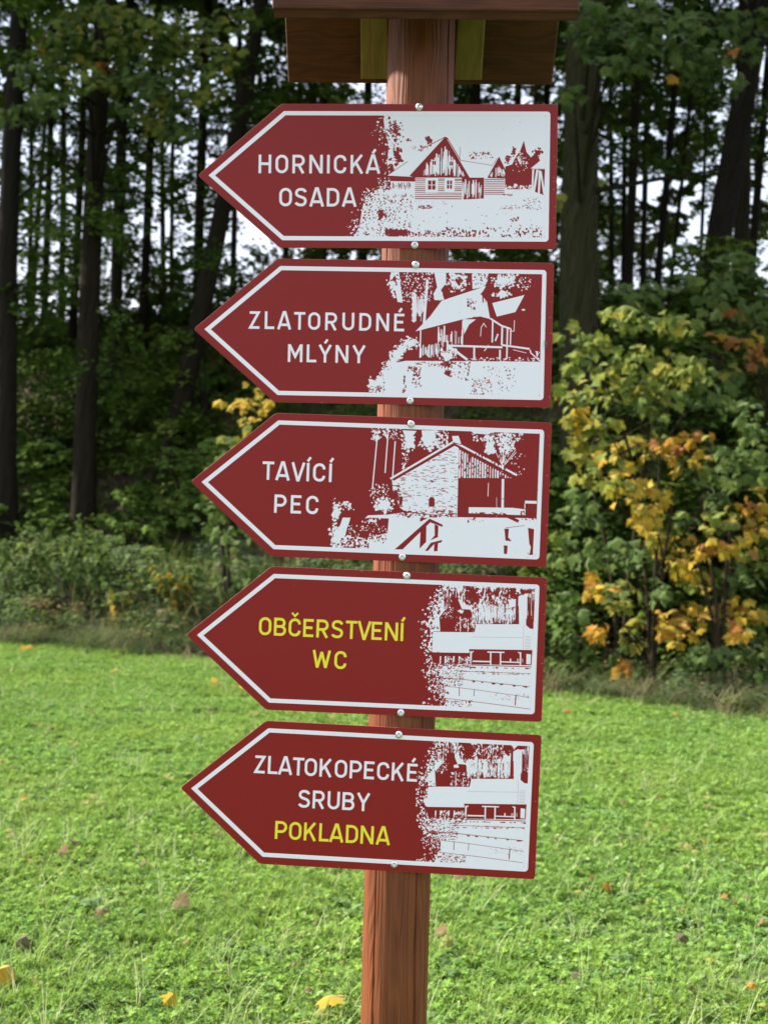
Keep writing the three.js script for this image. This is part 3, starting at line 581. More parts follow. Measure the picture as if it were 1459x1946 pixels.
// stroke lettering like the engraved road-sign alphabet: cap height 1, y downwards, baseline at 1
const bowl = (c, x, y0, y1, r) => { c.lineTo(x - r, y0); c.arcTo(x, y0, x, y0 + r, r); c.lineTo(x, y1 - r); c.arcTo(x, y1, x - r, y1, r); };
const lines = (c, ...ps) => ps.forEach(([x, y], i) => (i ? c.lineTo(x, y) : c.moveTo(x, y)));
const glyphs = {
  H: [0.7, (c) => { lines(c, [0.08, 0], [0.08, 1]); lines(c, [0.62, 0], [0.62, 1]); lines(c, [0.08, 0.49], [0.62, 0.49]); }],
  O: [0.7, (c) => { c.moveTo(0.08, 0.5); c.lineTo(0.08, 0.35); c.arcTo(0.08, 0.08, 0.35, 0.08, 0.27); c.arcTo(0.62, 0.08, 0.62, 0.35, 0.27); c.lineTo(0.62, 0.65); c.arcTo(0.62, 0.92, 0.35, 0.92, 0.27); c.arcTo(0.08, 0.92, 0.08, 0.65, 0.27); c.closePath(); }],
  C: [0.68, (c) => { c.moveTo(0.61, 0.33); c.quadraticCurveTo(0.58, 0.08, 0.35, 0.08); c.arcTo(0.08, 0.08, 0.08, 0.35, 0.27); c.lineTo(0.08, 0.65); c.arcTo(0.08, 0.92, 0.35, 0.92, 0.27); c.quadraticCurveTo(0.58, 0.92, 0.61, 0.67); }],
  R: [0.7, (c) => { c.moveTo(0.08, 1); c.lineTo(0.08, 0.08); bowl(c, 0.6, 0.08, 0.55, 0.23); c.lineTo(0.08, 0.55); lines(c, [0.34, 0.55], [0.6, 1]); }],
  P: [0.66, (c) => { c.moveTo(0.08, 1); c.lineTo(0.08, 0.08); bowl(c, 0.6, 0.08, 0.58, 0.25); c.lineTo(0.08, 0.58); }],
  B: [0.68, (c) => { c.moveTo(0.08, 0.5); c.lineTo(0.08, 0.08); bowl(c, 0.57, 0.08, 0.48, 0.2); c.lineTo(0.08, 0.48); c.moveTo(0.3, 0.48); bowl(c, 0.61, 0.48, 0.92, 0.22); c.lineTo(0.08, 0.92); c.lineTo(0.08, 0.4); }],
  D: [0.69, (c) => { c.moveTo(0.08, 0.5); c.lineTo(0.08, 0.08); bowl(c, 0.61, 0.08, 0.92, 0.29); c.lineTo(0.08, 0.92); c.closePath(); }],
  N: [0.74, (c) => { lines(c, [0.08, 0], [0.08, 1]); lines(c, [0.66, 0], [0.66, 1]); lines(c, [0.1, 0.04], [0.64, 0.96]); }],
  M: [0.84, (c) => { lines(c, [0.08, 0], [0.08, 1]); lines(c, [0.76, 0], [0.76, 1]); lines(c, [0.1, 0.04], [0.42, 0.68], [0.74, 0.04]); }],
  I: [0.16, (c) => lines(c, [0.08, 0], [0.08, 1])],
  K: [0.72, (c) => { lines(c, [0.08, 0], [0.08, 1]); lines(c, [0.61, 0], [0.1, 0.64]); lines(c, [0.3, 0.42], [0.63, 1]); }],
  A: [0.78, (c) => { lines(c, [0.06, 1], [0.35, 0.04], [0.43, 0.04], [0.72, 1]); lines(c, [0.18, 0.74], [0.6, 0.74]); }],
  S: [0.66, (c) => { c.moveTo(0.58, 0.23); c.bezierCurveTo(0.54, 0.12, 0.44, 0.08, 0.33, 0.08); c.bezierCurveTo(0.17, 0.08, 0.09, 0.17, 0.09, 0.28); c.bezierCurveTo(0.09, 0.55, 0.58, 0.42, 0.58, 0.7); c.bezierCurveTo(0.58, 0.84, 0.48, 0.92, 0.33, 0.92); c.bezierCurveTo(0.21, 0.92, 0.12, 0.88, 0.06, 0.79); }],
  Z: [0.62, (c) => lines(c, [0.03, 0.08], [0.53, 0.08], [0.08, 0.92], [0.6, 0.92])],
  L: [0.57, (c) => lines(c, [0.08, 0], [0.08, 0.92], [0.56, 0.92])],
  T: [0.64, (c) => { lines(c, [0, 0.08], [0.64, 0.08]); lines(c, [0.32, 0.08], [0.32, 1]); }],
  U: [0.69, (c) => { c.moveTo(0.08, 0); c.lineTo(0.08, 0.65); c.arcTo(0.08, 0.92, 0.35, 0.92, 0.27); c.arcTo(0.61, 0.92, 0.61, 0.65, 0.26); c.lineTo(0.61, 0); }],
  E: [0.6, (c) => { lines(c, [0.58, 0.08], [0.08, 0.08], [0.08, 0.92], [0.58, 0.92]); lines(c, [0.08, 0.48], [0.52, 0.48]); }],
  Y: [0.72, (c) => { lines(c, [0.05, 0], [0.36, 0.56], [0.67, 0]); lines(c, [0.36, 0.53], [0.36, 1]); }],
  V: [0.74, (c) => lines(c, [0.06, 0], [0.35, 0.96], [0.39, 0.96], [0.68, 0])],
  W: [1.0, (c) => lines(c, [0.06, 0], [0.27, 0.96], [0.5, 0.1], [0.73, 0.96], [0.94, 0])],
};
const accents = { 'Á': 'A', 'É': 'E', 'Í': 'I', 'Ý': 'Y', 'Č': 'C' }, tight = new Set(['LA', 'AT', 'TA', 'AV', 'VI', 'TV', 'TO', 'KA', 'VE', 'LY']);
function write(c, text, x0, x1, base, h, color) {
  const g = [...text].map((t) => ({ t, k: accents[t] ?? t }));
  const kern = g.map((a, i) => (i && tight.has(g[i - 1].k + a.k) ? -0.11 : 0)), total = g.reduce((s, a, i) => s + (glyphs[a.k][0] + kern[i]) * h, 0), gap = (x1 - x0 - total) / (g.length - 1);
  c.strokeStyle = color; c.lineCap = 'butt'; c.lineJoin = 'miter'; c.miterLimit = 3;
  let x = x0;
  g.forEach((a, i) => {
    x += kern[i] * h;
    c.save(); c.translate(x, base - h); c.scale(h, h); c.lineWidth = 0.15; c.beginPath(); glyphs[a.k][1](c); c.stroke();
    const m = glyphs[a.k][0] / 2;
    if (a.t === 'Č') { c.lineWidth = 0.11; c.beginPath(); lines(c, [m - 0.17, -0.3], [m, -0.12], [m + 0.17, -0.3]); c.stroke(); } else if (a.t !== a.k) { c.lineWidth = 0.14; c.beginPath(); lines(c, [m - 0.03, -0.08], [m + 0.13, -0.3]); c.stroke(); }
    c.restore();
    x += glyphs[a.k][0] * h + gap;
  });
}
// two-colour printed pictures, drawn in the pixels of enlarged photo regions
const K = 2.2, PADL = 164, PADT = 4, CWID = Math.round((164 + 531) * K), CHEI = Math.round(282 * K);
function drawSet(c) {
  const poly = (col, ...p) => { c.fillStyle = col; c.beginPath(); for (let i = 0; i < p.length; i += 2) i ? c.lineTo(p[i], p[i + 1]) : c.moveTo(p[i], p[i + 1]); c.closePath(); c.fill(); };
  const line = (col, w, ...p) => { c.strokeStyle = col; c.lineWidth = w; c.lineCap = 'butt'; c.lineJoin = 'miter'; c.beginPath(); for (let i = 0; i < p.length; i += 2) i ? c.lineTo(p[i], p[i + 1]) : c.moveTo(p[i], p[i + 1]); c.stroke(); };
  const blob = (col, x, y, r, stretch = 1) => { c.fillStyle = col; c.beginPath(); const n = 5 + Math.floor(rnd() * 3), a0 = rr(0, 6); for (let i = 0; i < n; i++) { const a = a0 + i / n * 6.283, q = r * rr(0.35, 1.3); i ? c.lineTo(x + Math.cos(a) * q, y + Math.sin(a) * q * stretch) : c.moveTo(x + Math.cos(a) * q, y + Math.sin(a) * q * stretch); } c.fill(); };
  const specks = (col, x0, y0, x1, y1, n, r, stretch = 1) => { for (let i = 0; i < n; i++) blob(col, rr(x0, x1), rr(y0, y1), r * rr(0.4, 1.3), stretch * rr(0.7, 1.4)); };
  const clump = (col, x, y, rx, ry, n, r) => { for (let i = 0; i < n; i++) { const a = rr(0, 6.283), q = Math.abs(rr(-1, 1) + rr(-1, 1)) * 0.6; blob(col, x + Math.cos(a) * q * rx, y + Math.sin(a) * q * ry, r * rr(0.4, 1.4)); } };
  // white field with a crumbling left edge: points down the edge, then right side
  const field = (edge, right, r, n) => {
    poly(WHITE, ...edge.flat(), ...right);
    for (let i = 0; i < edge.length - 1; i++) { const [xa, ya] = edge[i], [xb, yb] = edge[i + 1], m = Math.ceil(Math.hypot(xb - xa, yb - ya) / 10 * n); for (let k = 0; k < m; k++) { const t = rnd(), s = rr(-1, 1) + rr(-1, 1); blob(s > 0 ? RED : WHITE, xa + (xb - xa) * t + s * r * 2.2, ya + (yb - ya) * t + rr(-1, 1) * r, r * rr(0.15, 0.6)); } }
  };
  const streaks = (col, x0, x1, top, bottom, n, w) => { for (let i = 0; i < n; i++) { const x = rr(x0, x1), a = top(x), b = bottom(x), s = rr(0, 0.5), e = rr(0.55, 1); line(col, w * rr(0.4, 1.2), x, a + (b - a) * s, x + rr(-2, 2), a + (b - a) * e); } };
  return { poly, line, blob, specks, clump, field, streaks };
}
const pictures = {
  cottage(c, d) {
    const { poly, line, specks, clump, field, streaks } = d;
    field([[268, 85], [285, 200], [312, 300], [302, 420], [320, 500], [330, 560], [210, 600], [160, 640], [140, 720], [125, 830], [82, 915]], [1372, 940, 1372, 70], 15, 2.2);
    clump(RED, 350, 200, 60, 120, 130, 7); clump(RED, 375, 370, 30, 60, 70, 11); clump(RED, 330, 450, 26, 40, 50, 8); clump(RED, 440, 265, 30, 12, 14, 6);
    specks(RED, 470, 300, 600, 335, 22, 5); clump(RED, 575, 265, 24, 26, 40, 9); specks(RED, 845, 345, 1000, 390, 34, 6); line(RED, 2, 785, 310, 782, 390);
    poly(WHITE, 300, 500, 685, 245, 460, 497); line(RED, 3, 300, 500, 440, 405); line(RED, 4, 520, 330, 685, 245);
    poly(RED, 685, 244, 700, 250, 862, 512, 795, 512, 490, 512, 452, 500); line(WHITE, 4, 700, 262, 850, 508);
    streaks(WHITE, 545, 815, (x) => (x < 683 ? 290 + (683 - x) * 1.05 : 290 + (x - 683) * 1.5), () => 506, 90, 7);
    for (const [x, y] of [[593, 395], [708, 400]]) { poly(WHITE, x, y, x + 44, y, x + 44, y + 38, x, y + 38); poly(RED, x + 9, y + 7, x + 32, y + 7, x + 32, y + 32, x + 9, y + 32); line(WHITE, 3, x + 20, y, x + 20, y + 38); }
    poly(RED, 296, 498, 490, 508, 490, 538, 310, 534, 325, 590, 300, 600, 292, 540); poly(WHITE, 330, 542, 490, 540, 490, 655, 340, 650);
    streaks(RED, 335, 460, () => 540, () => 590, 16, 5); poly(RED, 285, 640, 360, 684, 330, 672);
    poly(WHITE, 490, 512, 800, 512, 800, 655, 490, 658); for (let y = 520; y < 660; y += 13) line(RED, rr(3, 5.5), 490, y, 800, y + rr(-2, 3));
    for (const [x, y, w, h] of [[558, 514, 84, 98], [684, 514, 68, 92]]) { poly(WHITE, x, y, x + w, y, x + w, y + h, x, y + h); poly(RED, x + 18, y + 17, x + w - 18, y + 17, x + w - 18, y + h - 22, x + 18, y + h - 22); line(WHITE, 6, x + w / 2, y, x + w / 2, y + h); line(WHITE, 5, x, y + h * 0.47, x + w, y + h * 0.47); }
    poly(RED, 798, 508, 945, 512, 945, 648, 812, 655); streaks(WHITE, 806, 930, () => 520, () => 650, 34, 6);
    poly(WHITE, 785, 396, 1040, 380, 970, 512, 850, 512); line(RED, 2.5, 785, 398, 1000, 432); line(RED, 2, 1000, 430, 1030, 385);
    poly(RED, 1042, 374, 1104, 500, 1080, 518, 966, 514); streaks(WHITE, 985, 1085, (x) => 420 + Math.abs(x - 1042) * 1.2, () => 510, 26, 6);
    poly(WHITE, 948, 518, 1080, 518, 1080, 622, 948, 628); for (let y = 524; y < 626; y += 12) line(RED, rr(3, 5), 948, y, 1080, y);
    poly(RED, 1084, 440, 1130, 425, 1150, 380, 1180, 340, 1204, 270, 1222, 345, 1252, 380, 1290, 345, 1312, 400, 1262, 455, 1258, 588, 1084, 588);
    clump(RED, 1100, 395, 20, 40, 36, 8); clump(RED, 1140, 340, 14, 30, 24, 8); clump(RED, 1300, 350, 34, 30, 46, 9); clump(WHITE, 1180, 400, 60, 70, 90, 5); specks(WHITE, 1085, 562, 1260, 590, 50, 8);
    poly(WHITE, 1250, 452, 1345, 375, 1345, 452); line(RED, 2, 1255, 455, 1345, 455); poly(RED, 1275, 458, 1345, 458, 1340, 625, 1268, 600); line(WHITE, 16, 1296, 460, 1268, 640); line(WHITE, 14, 1312, 465, 1306, 650); line(WHITE, 12, 1318, 470, 1342, 620);
    specks(RED, 1210, 640, 1340, 720, 40, 5, 0.5); specks(RED, 1050, 690, 1300, 720, 40, 6, 0.5); specks(RED, 1080, 620, 1130, 632, 12, 8, 0.4); specks(RED, 510, 695, 610, 715, 36, 8, 0.5); specks(RED, 480, 660, 700, 700, 22, 4, 0.4);
    specks(RED, 160, 620, 480, 900, 300, 5); clump(RED, 270, 745, 26, 40, 40, 9); specks(RED, 300, 855, 440, 895, 120, 11); specks(RED, 440, 860, 900, 910, 130, 7); specks(RED, 700, 840, 1335, 915, 130, 6, 1.4); specks(RED, 1120, 770, 1180, 795, 16, 6); specks(RED, 480, 700, 1340, 860, 40, 4);
    specks(WHITE, 190, 170, 290, 240, 14, 3); specks(WHITE, 40, 790, 120, 900, 30, 4); specks(WHITE, 245, 515, 320, 620, 40, 6);
  },
  mill(c, d) {
    const { poly, line, specks, clump, field, streaks } = d;
    field([[150, 900], [110, 1040]], [1348, 1072, 1348, 780, 330, 772, 240, 790, 200, 870], 16, 2.4);
    for (let i = 0; i < 70; i++) clump(WHITE, 330 - i * 3.4 + rr(-10, 10), 640 + i * 4.9 + rr(-24, 24), 40, 40, 7, 9);
    clump(WHITE, 70, 950, 26, 50, 70, 9); specks(WHITE, 210, 690, 300, 760, 60, 8); clump(WHITE, 370, 640, 70, 50, 130, 9); specks(WHITE, 150, 780, 240, 830, 36, 6);
    clump(WHITE, 235, 190, 50, 90, 150, 11); poly(WHITE, 210, 105, 270, 105, 300, 335, 262, 330, 235, 210, 195, 200); clump(RED, 240, 160, 36, 60, 40, 8);
    specks(WHITE, 290, 110, 520, 330, 190, 7); specks(WHITE, 370, 240, 400, 480, 70, 9); streaks(WHITE, 370, 470, () => 240, () => 480, 36, 8); line(WHITE, 20, 482, 160, 462, 500);
    poly(WHITE, 530, 100, 622, 100, 622, 190, 585, 240, 612, 315, 540, 318, 528, 270, 556, 220); clump(WHITE, 570, 285, 40, 30, 50, 10);
    clump(WHITE, 710, 180, 90, 75, 260, 11); clump(RED, 715, 170, 30, 26, 40, 10); poly(WHITE, 812, 100, 938, 100, 930, 180, 905, 220, 820, 235); specks(RED, 815, 110, 935, 200, 40, 6);
    clump(WHITE, 1060, 170, 100, 60, 240, 10); clump(WHITE, 1040, 275, 70, 30, 100, 9); specks(WHITE, 1160, 150, 1250, 250, 40, 6);
    poly(WHITE, 398, 552, 505, 440, 592, 320, 922, 212, 884, 274, 930, 330, 955, 460, 880, 440, 750, 462); line(RED, 2, 592, 320, 640, 304); specks(RED, 780, 310, 850, 390, 22, 7); clump(RED, 850, 462, 70, 16, 60, 8);
    line(RED, 10, 916, 236, 1002, 442); line(RED, 5, 880, 276, 920, 232); streaks(RED, 895, 960, () => 270, () => 340, 14, 4);
    poly(WHITE, 968, 340, 1208, 280, 1142, 408, 1004, 442); clump(RED, 1185, 400, 8, 8, 3, 4); clump(WHITE, 1200, 392, 14, 14, 10, 6);
    poly(WHITE, 752, 460, 850, 462, 800, 500, 762, 575); poly(RED, 800, 505, 850, 478, 960, 480, 960, 640, 790, 640, 772, 570);
    line(WHITE, 14, 955, 455, 1040, 510, 1105, 532); for (const [x, a, b, w] of [[975, 470, 635, 12], [1046, 520, 655, 14], [1085, 530, 760, 12], [1110, 530, 655, 10], [438, 540, 750, 10], [752, 470, 665, 10]]) line(WHITE, w, x, a, x - 2, b);
    line(WHITE, 6, 885, 590, 890, 520, 908, 492, 928, 522); line(WHITE, 12, 1015, 570, 995, 625); line(WHITE, 6, 1136, 470, 1134, 550, 1100, 552);
    streaks(WHITE, 440, 580, () => 640, () => 752, 26, 8); streaks(WHITE, 570, 750, () => 540, () => 670, 22, 7); streaks(WHITE, 570, 640, () => 500, () => 640, 5, 8);
    clump(WHITE, 640, 730, 80, 50, 150, 10); line(WHITE, 16, 640, 658, 1050, 672); line(WHITE, 14, 1045, 655, 1252, 684); line(WHITE, 18, 640, 655, 790, 765); for (const [x, a, b] of [[840, 660, 768], [1032, 690, 765], [640, 620, 700]]) line(WHITE, 14, x, a, x, b);
    line(WHITE, 5, 1130, 690, 1230, 715); line(WHITE, 10, 1255, 690, 1262, 715, 1330, 775); clump(WHITE, 1308, 720, 18, 30, 30, 6); specks(WHITE, 780, 750, 1330, 785, 90, 9, 0.6); line(WHITE, 8, 915, 700, 945, 655);
    specks(RED, 400, 775, 640, 812, 44, 9, 0.4); clump(RED, 640, 800, 70, 40, 90, 8); clump(RED, 650, 865, 50, 24, 60, 8); specks(RED, 720, 780, 810, 920, 40, 6); specks(RED, 380, 820, 450, 980, 44, 7); specks(RED, 820, 900, 980, 1035, 70, 7, 0.6); specks(RED, 910, 810, 1150, 1000, 60, 5); specks(RED, 310, 890, 335, 1025, 14, 8, 1.6); specks(RED, 340, 815, 430, 850, 24, 7);
  },
  furnace(c, d) {
    const { poly, line, specks, clump, field, streaks } = d;
    poly(WHITE, 270, 625, 400, 620, 500, 605, 830, 635, 1335, 640, 1348, 920, 60, 848, 130, 760);
    clump(WHITE, 70, 600, 30, 60, 120, 8); clump(WHITE, 80, 760, 50, 80, 220, 9); poly(WHITE, 110, 640, 160, 640, 120, 780, 90, 790, 90, 700); specks(WHITE, 100, 540, 180, 590, 24, 8); specks(WHITE, 40, 520, 80, 840, 80, 7);
    poly(RED, 165, 660, 280, 640, 402, 645, 395, 735, 250, 770, 130, 745, 140, 700); clump(RED, 200, 740, 60, 30, 80, 10); clump(WHITE, 300, 660, 70, 22, 50, 6); specks(WHITE, 150, 690, 390, 770, 60, 6); specks(RED, 100, 770, 280, 835, 110, 7); specks(RED, 280, 740, 390, 800, 30, 6);
    specks(WHITE, 285, 80, 470, 150, 90, 7); clump(WHITE, 322, 140, 22, 16, 26, 8); line(WHITE, 8, 322, 120, 295, 460); line(WHITE, 8, 390, 88, 374, 360); line(WHITE, 8, 435, 160, 422, 385); specks(WHITE, 480, 160, 520, 330, 40, 7);
    poly(WHITE, 480, 92, 570, 96, 545, 130, 560, 210, 520, 190); clump(WHITE, 520, 160, 50, 60, 110, 9); poly(WHITE, 600, 92, 690, 92, 680, 150, 640, 175, 610, 165); clump(WHITE, 650, 170, 70, 60, 180, 9); specks(WHITE, 680, 95, 770, 200, 70, 8); clump(RED, 580, 140, 14, 50, 40, 8);
    clump(WHITE, 1030, 190, 36, 70, 130, 9); clump(WHITE, 1130, 180, 56, 80, 210, 9); poly(WHITE, 1010, 175, 1060, 160, 1050, 230, 1032, 245); poly(WHITE, 1100, 140, 1150, 140, 1142, 240, 1112, 235); for (let i = 0; i < 16; i++) line(WHITE, 4, 1115, 320, 1115 + rr(-90, 90), rr(120, 260)); specks(WHITE, 920, 100, 1240, 160, 110, 7); poly(WHITE, 910, 96, 1060, 100, 1020, 118, 930, 112); specks(WHITE, 1170, 240, 1260, 420, 26, 5); specks(RED, 1090, 140, 1170, 260, 24, 5);
    line(WHITE, 10, 1118, 300, 1112, 350);
    poly(WHITE, 418, 402, 800, 186, 838, 200, 834, 632, 720, 622, 500, 598, 470, 575, 425, 470); for (let i = 0; i < 330; i++) { const x = rr(430, 825), y = rr(220, 620); if (y > 405 - (x - 418) * 0.55) line(RED, rr(1.5, 4), x, y, x + rr(6, 26), y + rr(-1, 3)); }
    clump(RED, 445, 500, 30, 50, 70, 9); clump(WHITE, 370, 560, 60, 50, 180, 10); poly(RED, 468, 505, 490, 508, 484, 560, 464, 560); specks(RED, 440, 595, 830, 636, 130, 8, 0.5); line(RED, 5, 415, 438, 465, 440);
    line(RED, 16, 425, 402, 805, 182); line(WHITE, 13, 408, 396, 805, 163, 1205, 372); line(RED, 10, 832, 196, 1190, 382);
    poly(WHITE, 793, 128, 834, 126, 852, 178, 800, 166); line(RED, 4, 800, 168, 852, 182);
    for (let x = 845; x < 1175; x += 16) { const t = 205 + (x - 840) * 0.53; line(WHITE, rr(6, 12), x, t + 8, x, 390); } specks(RED, 840, 230, 1170, 392, 120, 6, 1.6);
    poly(RED, 836, 393, 1330, 393, 1330, 570, 900, 570, 905, 634, 836, 634); poly(RED, 653, 570, 653, 525, 662, 510, 680, 510, 690, 525, 690, 570);
    line(WHITE, 16, 1118, 395, 1118, 625); line(RED, 3, 1110, 520, 1128, 520); line(WHITE, 5, 1027, 420, 1025, 505); line(WHITE, 3, 1080, 510, 1082, 640);
    poly(WHITE, 905, 572, 1180, 575, 1262, 585, 1262, 622, 905, 610); specks(RED, 905, 606, 1140, 634, 50, 9, 0.5); poly(WHITE, 1258, 530, 1332, 532, 1332, 550, 1258, 548); line(RED, 18, 1120, 615, 1220, 660); specks(RED, 1230, 600, 1330, 660, 40, 7); line(WHITE, 6, 1258, 548, 1258, 580); line(RED, 2.5, 1140, 700, 1260, 686); specks(RED, 900, 640, 1000, 665, 12, 5);
    poly(RED, 443, 838, 660, 645, 742, 682, 742, 696, 664, 668, 492, 838); poly(RED, 600, 640, 650, 640, 600, 665); poly(RED, 604, 720, 640, 690, 640, 790, 600, 832); poly(RED, 692, 680, 716, 690, 714, 760, 668, 780, 694, 750); poly(RED, 632, 850, 670, 796, 740, 778, 738, 792, 690, 805, 648, 850); poly(RED, 692, 806, 716, 796, 712, 852, 690, 850);
    poly(RED, 1132, 706, 1160, 706, 1156, 760, 1178, 784, 1140, 780); poly(RED, 1130, 810, 1154, 812, 1150, 872, 1132, 870); poly(RED, 1280, 700, 1318, 708, 1312, 888, 1290, 880, 1300, 820, 1290, 800); poly(RED, 1275, 850, 1312, 880, 1306, 890);
    specks(WHITE, 280, 430, 400, 560, 70, 6);
  },
  station(c, d) {
    const { poly, line, specks, clump, field, streaks } = d;
    field([[430, 160], [398, 260], [330, 360], [275, 520], [300, 600], [300, 680], [272, 750], [312, 810], [315, 900], [285, 970], [340, 1040], [325, 1120], [385, 1190], [410, 1260], [300, 1310], [400, 1355]], [1300, 1412, 1345, 150], 24, 3);
    specks(RED, 400, 180, 620, 330, 40, 8, 3); streaks(RED, 400, 480, () => 180, () => 420, 10, 5); line(RED, 7, 610, 200, 580, 290);
    poly(RED, 535, 185, 548, 200, 562, 300, 600, 390, 680, 395, 735, 540, 722, 606, 395, 606, 385, 470, 430, 410, 490, 350, 520, 270); clump(RED, 525, 310, 46, 80, 90, 12); clump(WHITE, 590, 410, 30, 16, 30, 9); specks(WHITE, 540, 470, 720, 600, 60, 7, 1.6); line(WHITE, 8, 586, 460, 586, 606); line(WHITE, 7, 660, 520, 658, 606); specks(WHITE, 400, 370, 520, 480, 40, 7); line(WHITE, 6, 540, 200, 542, 280);
    clump(RED, 700, 260, 90, 110, 420, 12); clump(RED, 660, 190, 50, 20, 60, 12); specks(RED, 790, 190, 1040, 380, 220, 8, 2.4); poly(RED, 690, 420, 760, 380, 1040, 380, 1140, 360, 1145, 534, 740, 532); streaks(WHITE, 690, 1130, () => 340, () => 530, 150, 7); specks(WHITE, 700, 340, 1130, 530, 170, 8, 1.8); clump(RED, 1080, 240, 50, 60, 160, 12); line(RED, 22, 1125, 250, 1120, 530); line(RED, 14, 1120, 270, 1200, 230, 1290, 205); clump(RED, 1220, 225, 70, 26, 80, 10); streaks(RED, 1225, 1290, () => 200, () => 520, 22, 8); line(RED, 5, 1225, 270, 1225, 510);
    poly(WHITE, 1152, 280, 1212, 280, 1205, 545, 1152, 545); poly(RED, 1212, 480, 1282, 480, 1282, 578, 1212, 574); clump(RED, 1245, 470, 36, 30, 50, 12);
    poly(WHITE, 325, 608, 722, 612, 700, 804, 318, 798); line(RED, 4, 330, 604, 720, 608); poly(WHITE, 738, 534, 1205, 538, 1280, 600, 1280, 778, 690, 772); line('rgb(160,120,120)', 2, 700, 655, 1190, 662); for (let y = 650; y < 770; y += 14) line('rgb(170,130,130)', 2, 1205, y, 1260, y); line('rgb(170,130,130)', 2, 1190, 540, 1188, 770);
    poly(RED, 300, 802, 690, 808, 690, 912, 420, 918, 330, 900); for (const [x, w] of [[400, 13], [448, 16], [527, 16], [580, 14], [660, 8]]) line(WHITE, w, x, 838, x - 4, 930); specks(WHITE, 450, 840, 520, 920, 34, 9); specks(WHITE, 580, 845, 680, 920, 40, 9);
    poly(RED, 672, 772, 1274, 780, 1266, 924, 690, 916); line(WHITE, 16, 690, 790, 690, 920); line(WHITE, 14, 878, 795, 878, 922); line(WHITE, 14, 972, 795, 972, 926); line(WHITE, 14, 1162, 800, 1162, 924); line(WHITE, 13, 845, 798, 1010, 802); line(WHITE, 14, 700, 886, 872, 890); line(WHITE, 12, 980, 892, 1160, 898); line(WHITE, 10, 690, 812, 714, 790); line(WHITE, 10, 1162, 815, 1138, 798); poly(WHITE, 1060, 862, 1074, 862, 1074, 892, 1060, 892); for (const x of [1132, 1144, 1182]) line(WHITE, 6, x, 862, x, 900); poly(WHITE, 1218, 815, 1262, 822, 1258, 916, 1216, 912);
    specks(RED, 320, 880, 700, 960, 190, 9, 0.6); specks(RED, 300, 960, 620, 1060, 150, 7, 0.5); specks(RED, 310, 1090, 450, 1260, 150, 7); clump(RED, 350, 1290, 60, 36, 150, 9); specks(RED, 440, 1260, 700, 1340, 90, 8, 0.6);
    line(RED, 7, 690, 922, 1265, 940); for (let i = 0; i < 16; i++) { const x = rr(690, 1260); d.blob(RED, x, 944 + (x - 690) * 0.025, rr(9, 18), 0.5); }
    for (const [y0, s, n] of [[978, 0.04, 30], [1000, 0.02, 20]]) for (let i = 0; i < n; i++) { const x = rr(560, 1262); d.blob(RED, x, y0 + (x - 560) * s, rr(7, 15), 0.4); } line(RED, 3, 560, 980, 1260, 1004);
    line(RED, 5, 330, 1040, 620, 1060, 1250, 1128); for (const x of [720, 800, 910, 985, 1100, 1200, 1215]) d.blob(RED, x, 1070 + (x - 620) * 0.1, rr(14, 22), 0.5); specks(RED, 330, 1040, 620, 1120, 130, 8, 0.5);
    line(RED, 3.5, 440, 1122, 720, 1155, 1250, 1230); line(RED, 4, 450, 1240, 800, 1280, 1250, 1340); line(RED, 6, 582, 1135, 582, 1218); line(RED, 5, 725, 1155, 722, 1220); line(RED, 9, 1122, 1206, 1116, 1306); for (let i = 0; i < 44; i++) d.blob(RED, rr(870, 1250), rr(1190, 1262), rr(2, 7), 0.5);
  },
};
const SW = 0.4835, SH = 0.2528, ST = 0.1465, YAW = THREE.MathUtils.degToRad(-2.57);
function roundedOutline(pts, r) {
  const s = new THREE.Shape(), n = pts.length;
  pts.forEach((p, i) => {
    const a = pts[(i + n - 1) % n], b = pts[(i + 1) % n], v = new THREE.Vector2(...p), u = new THREE.Vector2(...a).sub(v).setLength(r).add(v), w = new THREE.Vector2(...b).sub(v).setLength(r).add(v);
    if (i) s.lineTo(u.x, u.y); else s.moveTo(u.x, u.y);
    s.quadraticCurveTo(v.x, v.y, w.x, w.y);
  });
  s.closePath();
  return s;
}
const outline = roundedOutline([[-0.25 - ST, 0], [-0.25, -SH / 2], [SW - 0.25, -SH / 2], [SW - 0.25, SH / 2], [-0.25, SH / 2]], 0.006);
const plateGeometry = new THREE.ExtrudeGeometry(outline, { depth: 0.0012, bevelEnabled: true, bevelThickness: 0.0004, bevelSize: 0.0004, bevelOffset: -0.0004, bevelSegments: 2, curveSegments: 6 }).translate(0, 0, -0.0018);
const faceGeometry = new THREE.ShapeGeometry(roundedOutline([[-0.2492 - ST, 0], [-0.2496, -SH / 2 + 0.0006], [SW - 0.2506, -SH / 2 + 0.0006], [SW - 0.2506, SH / 2 - 0.0006], [-0.2496, SH / 2 - 0.0006]], 0.006), 8).translate(0, 0, 0.0004);
{ const p = faceGeometry.attributes.position, u = faceGeometry.attributes.uv; for (let i = 0; i < p.count; i++) u.setXY(i, ((p.getX(i) + 0.25) / SW * 527 + PADL) * K / CWID, 1 - ((SH / 2 - p.getY(i)) / SH * 274 + PADT) * K / CHEI); }
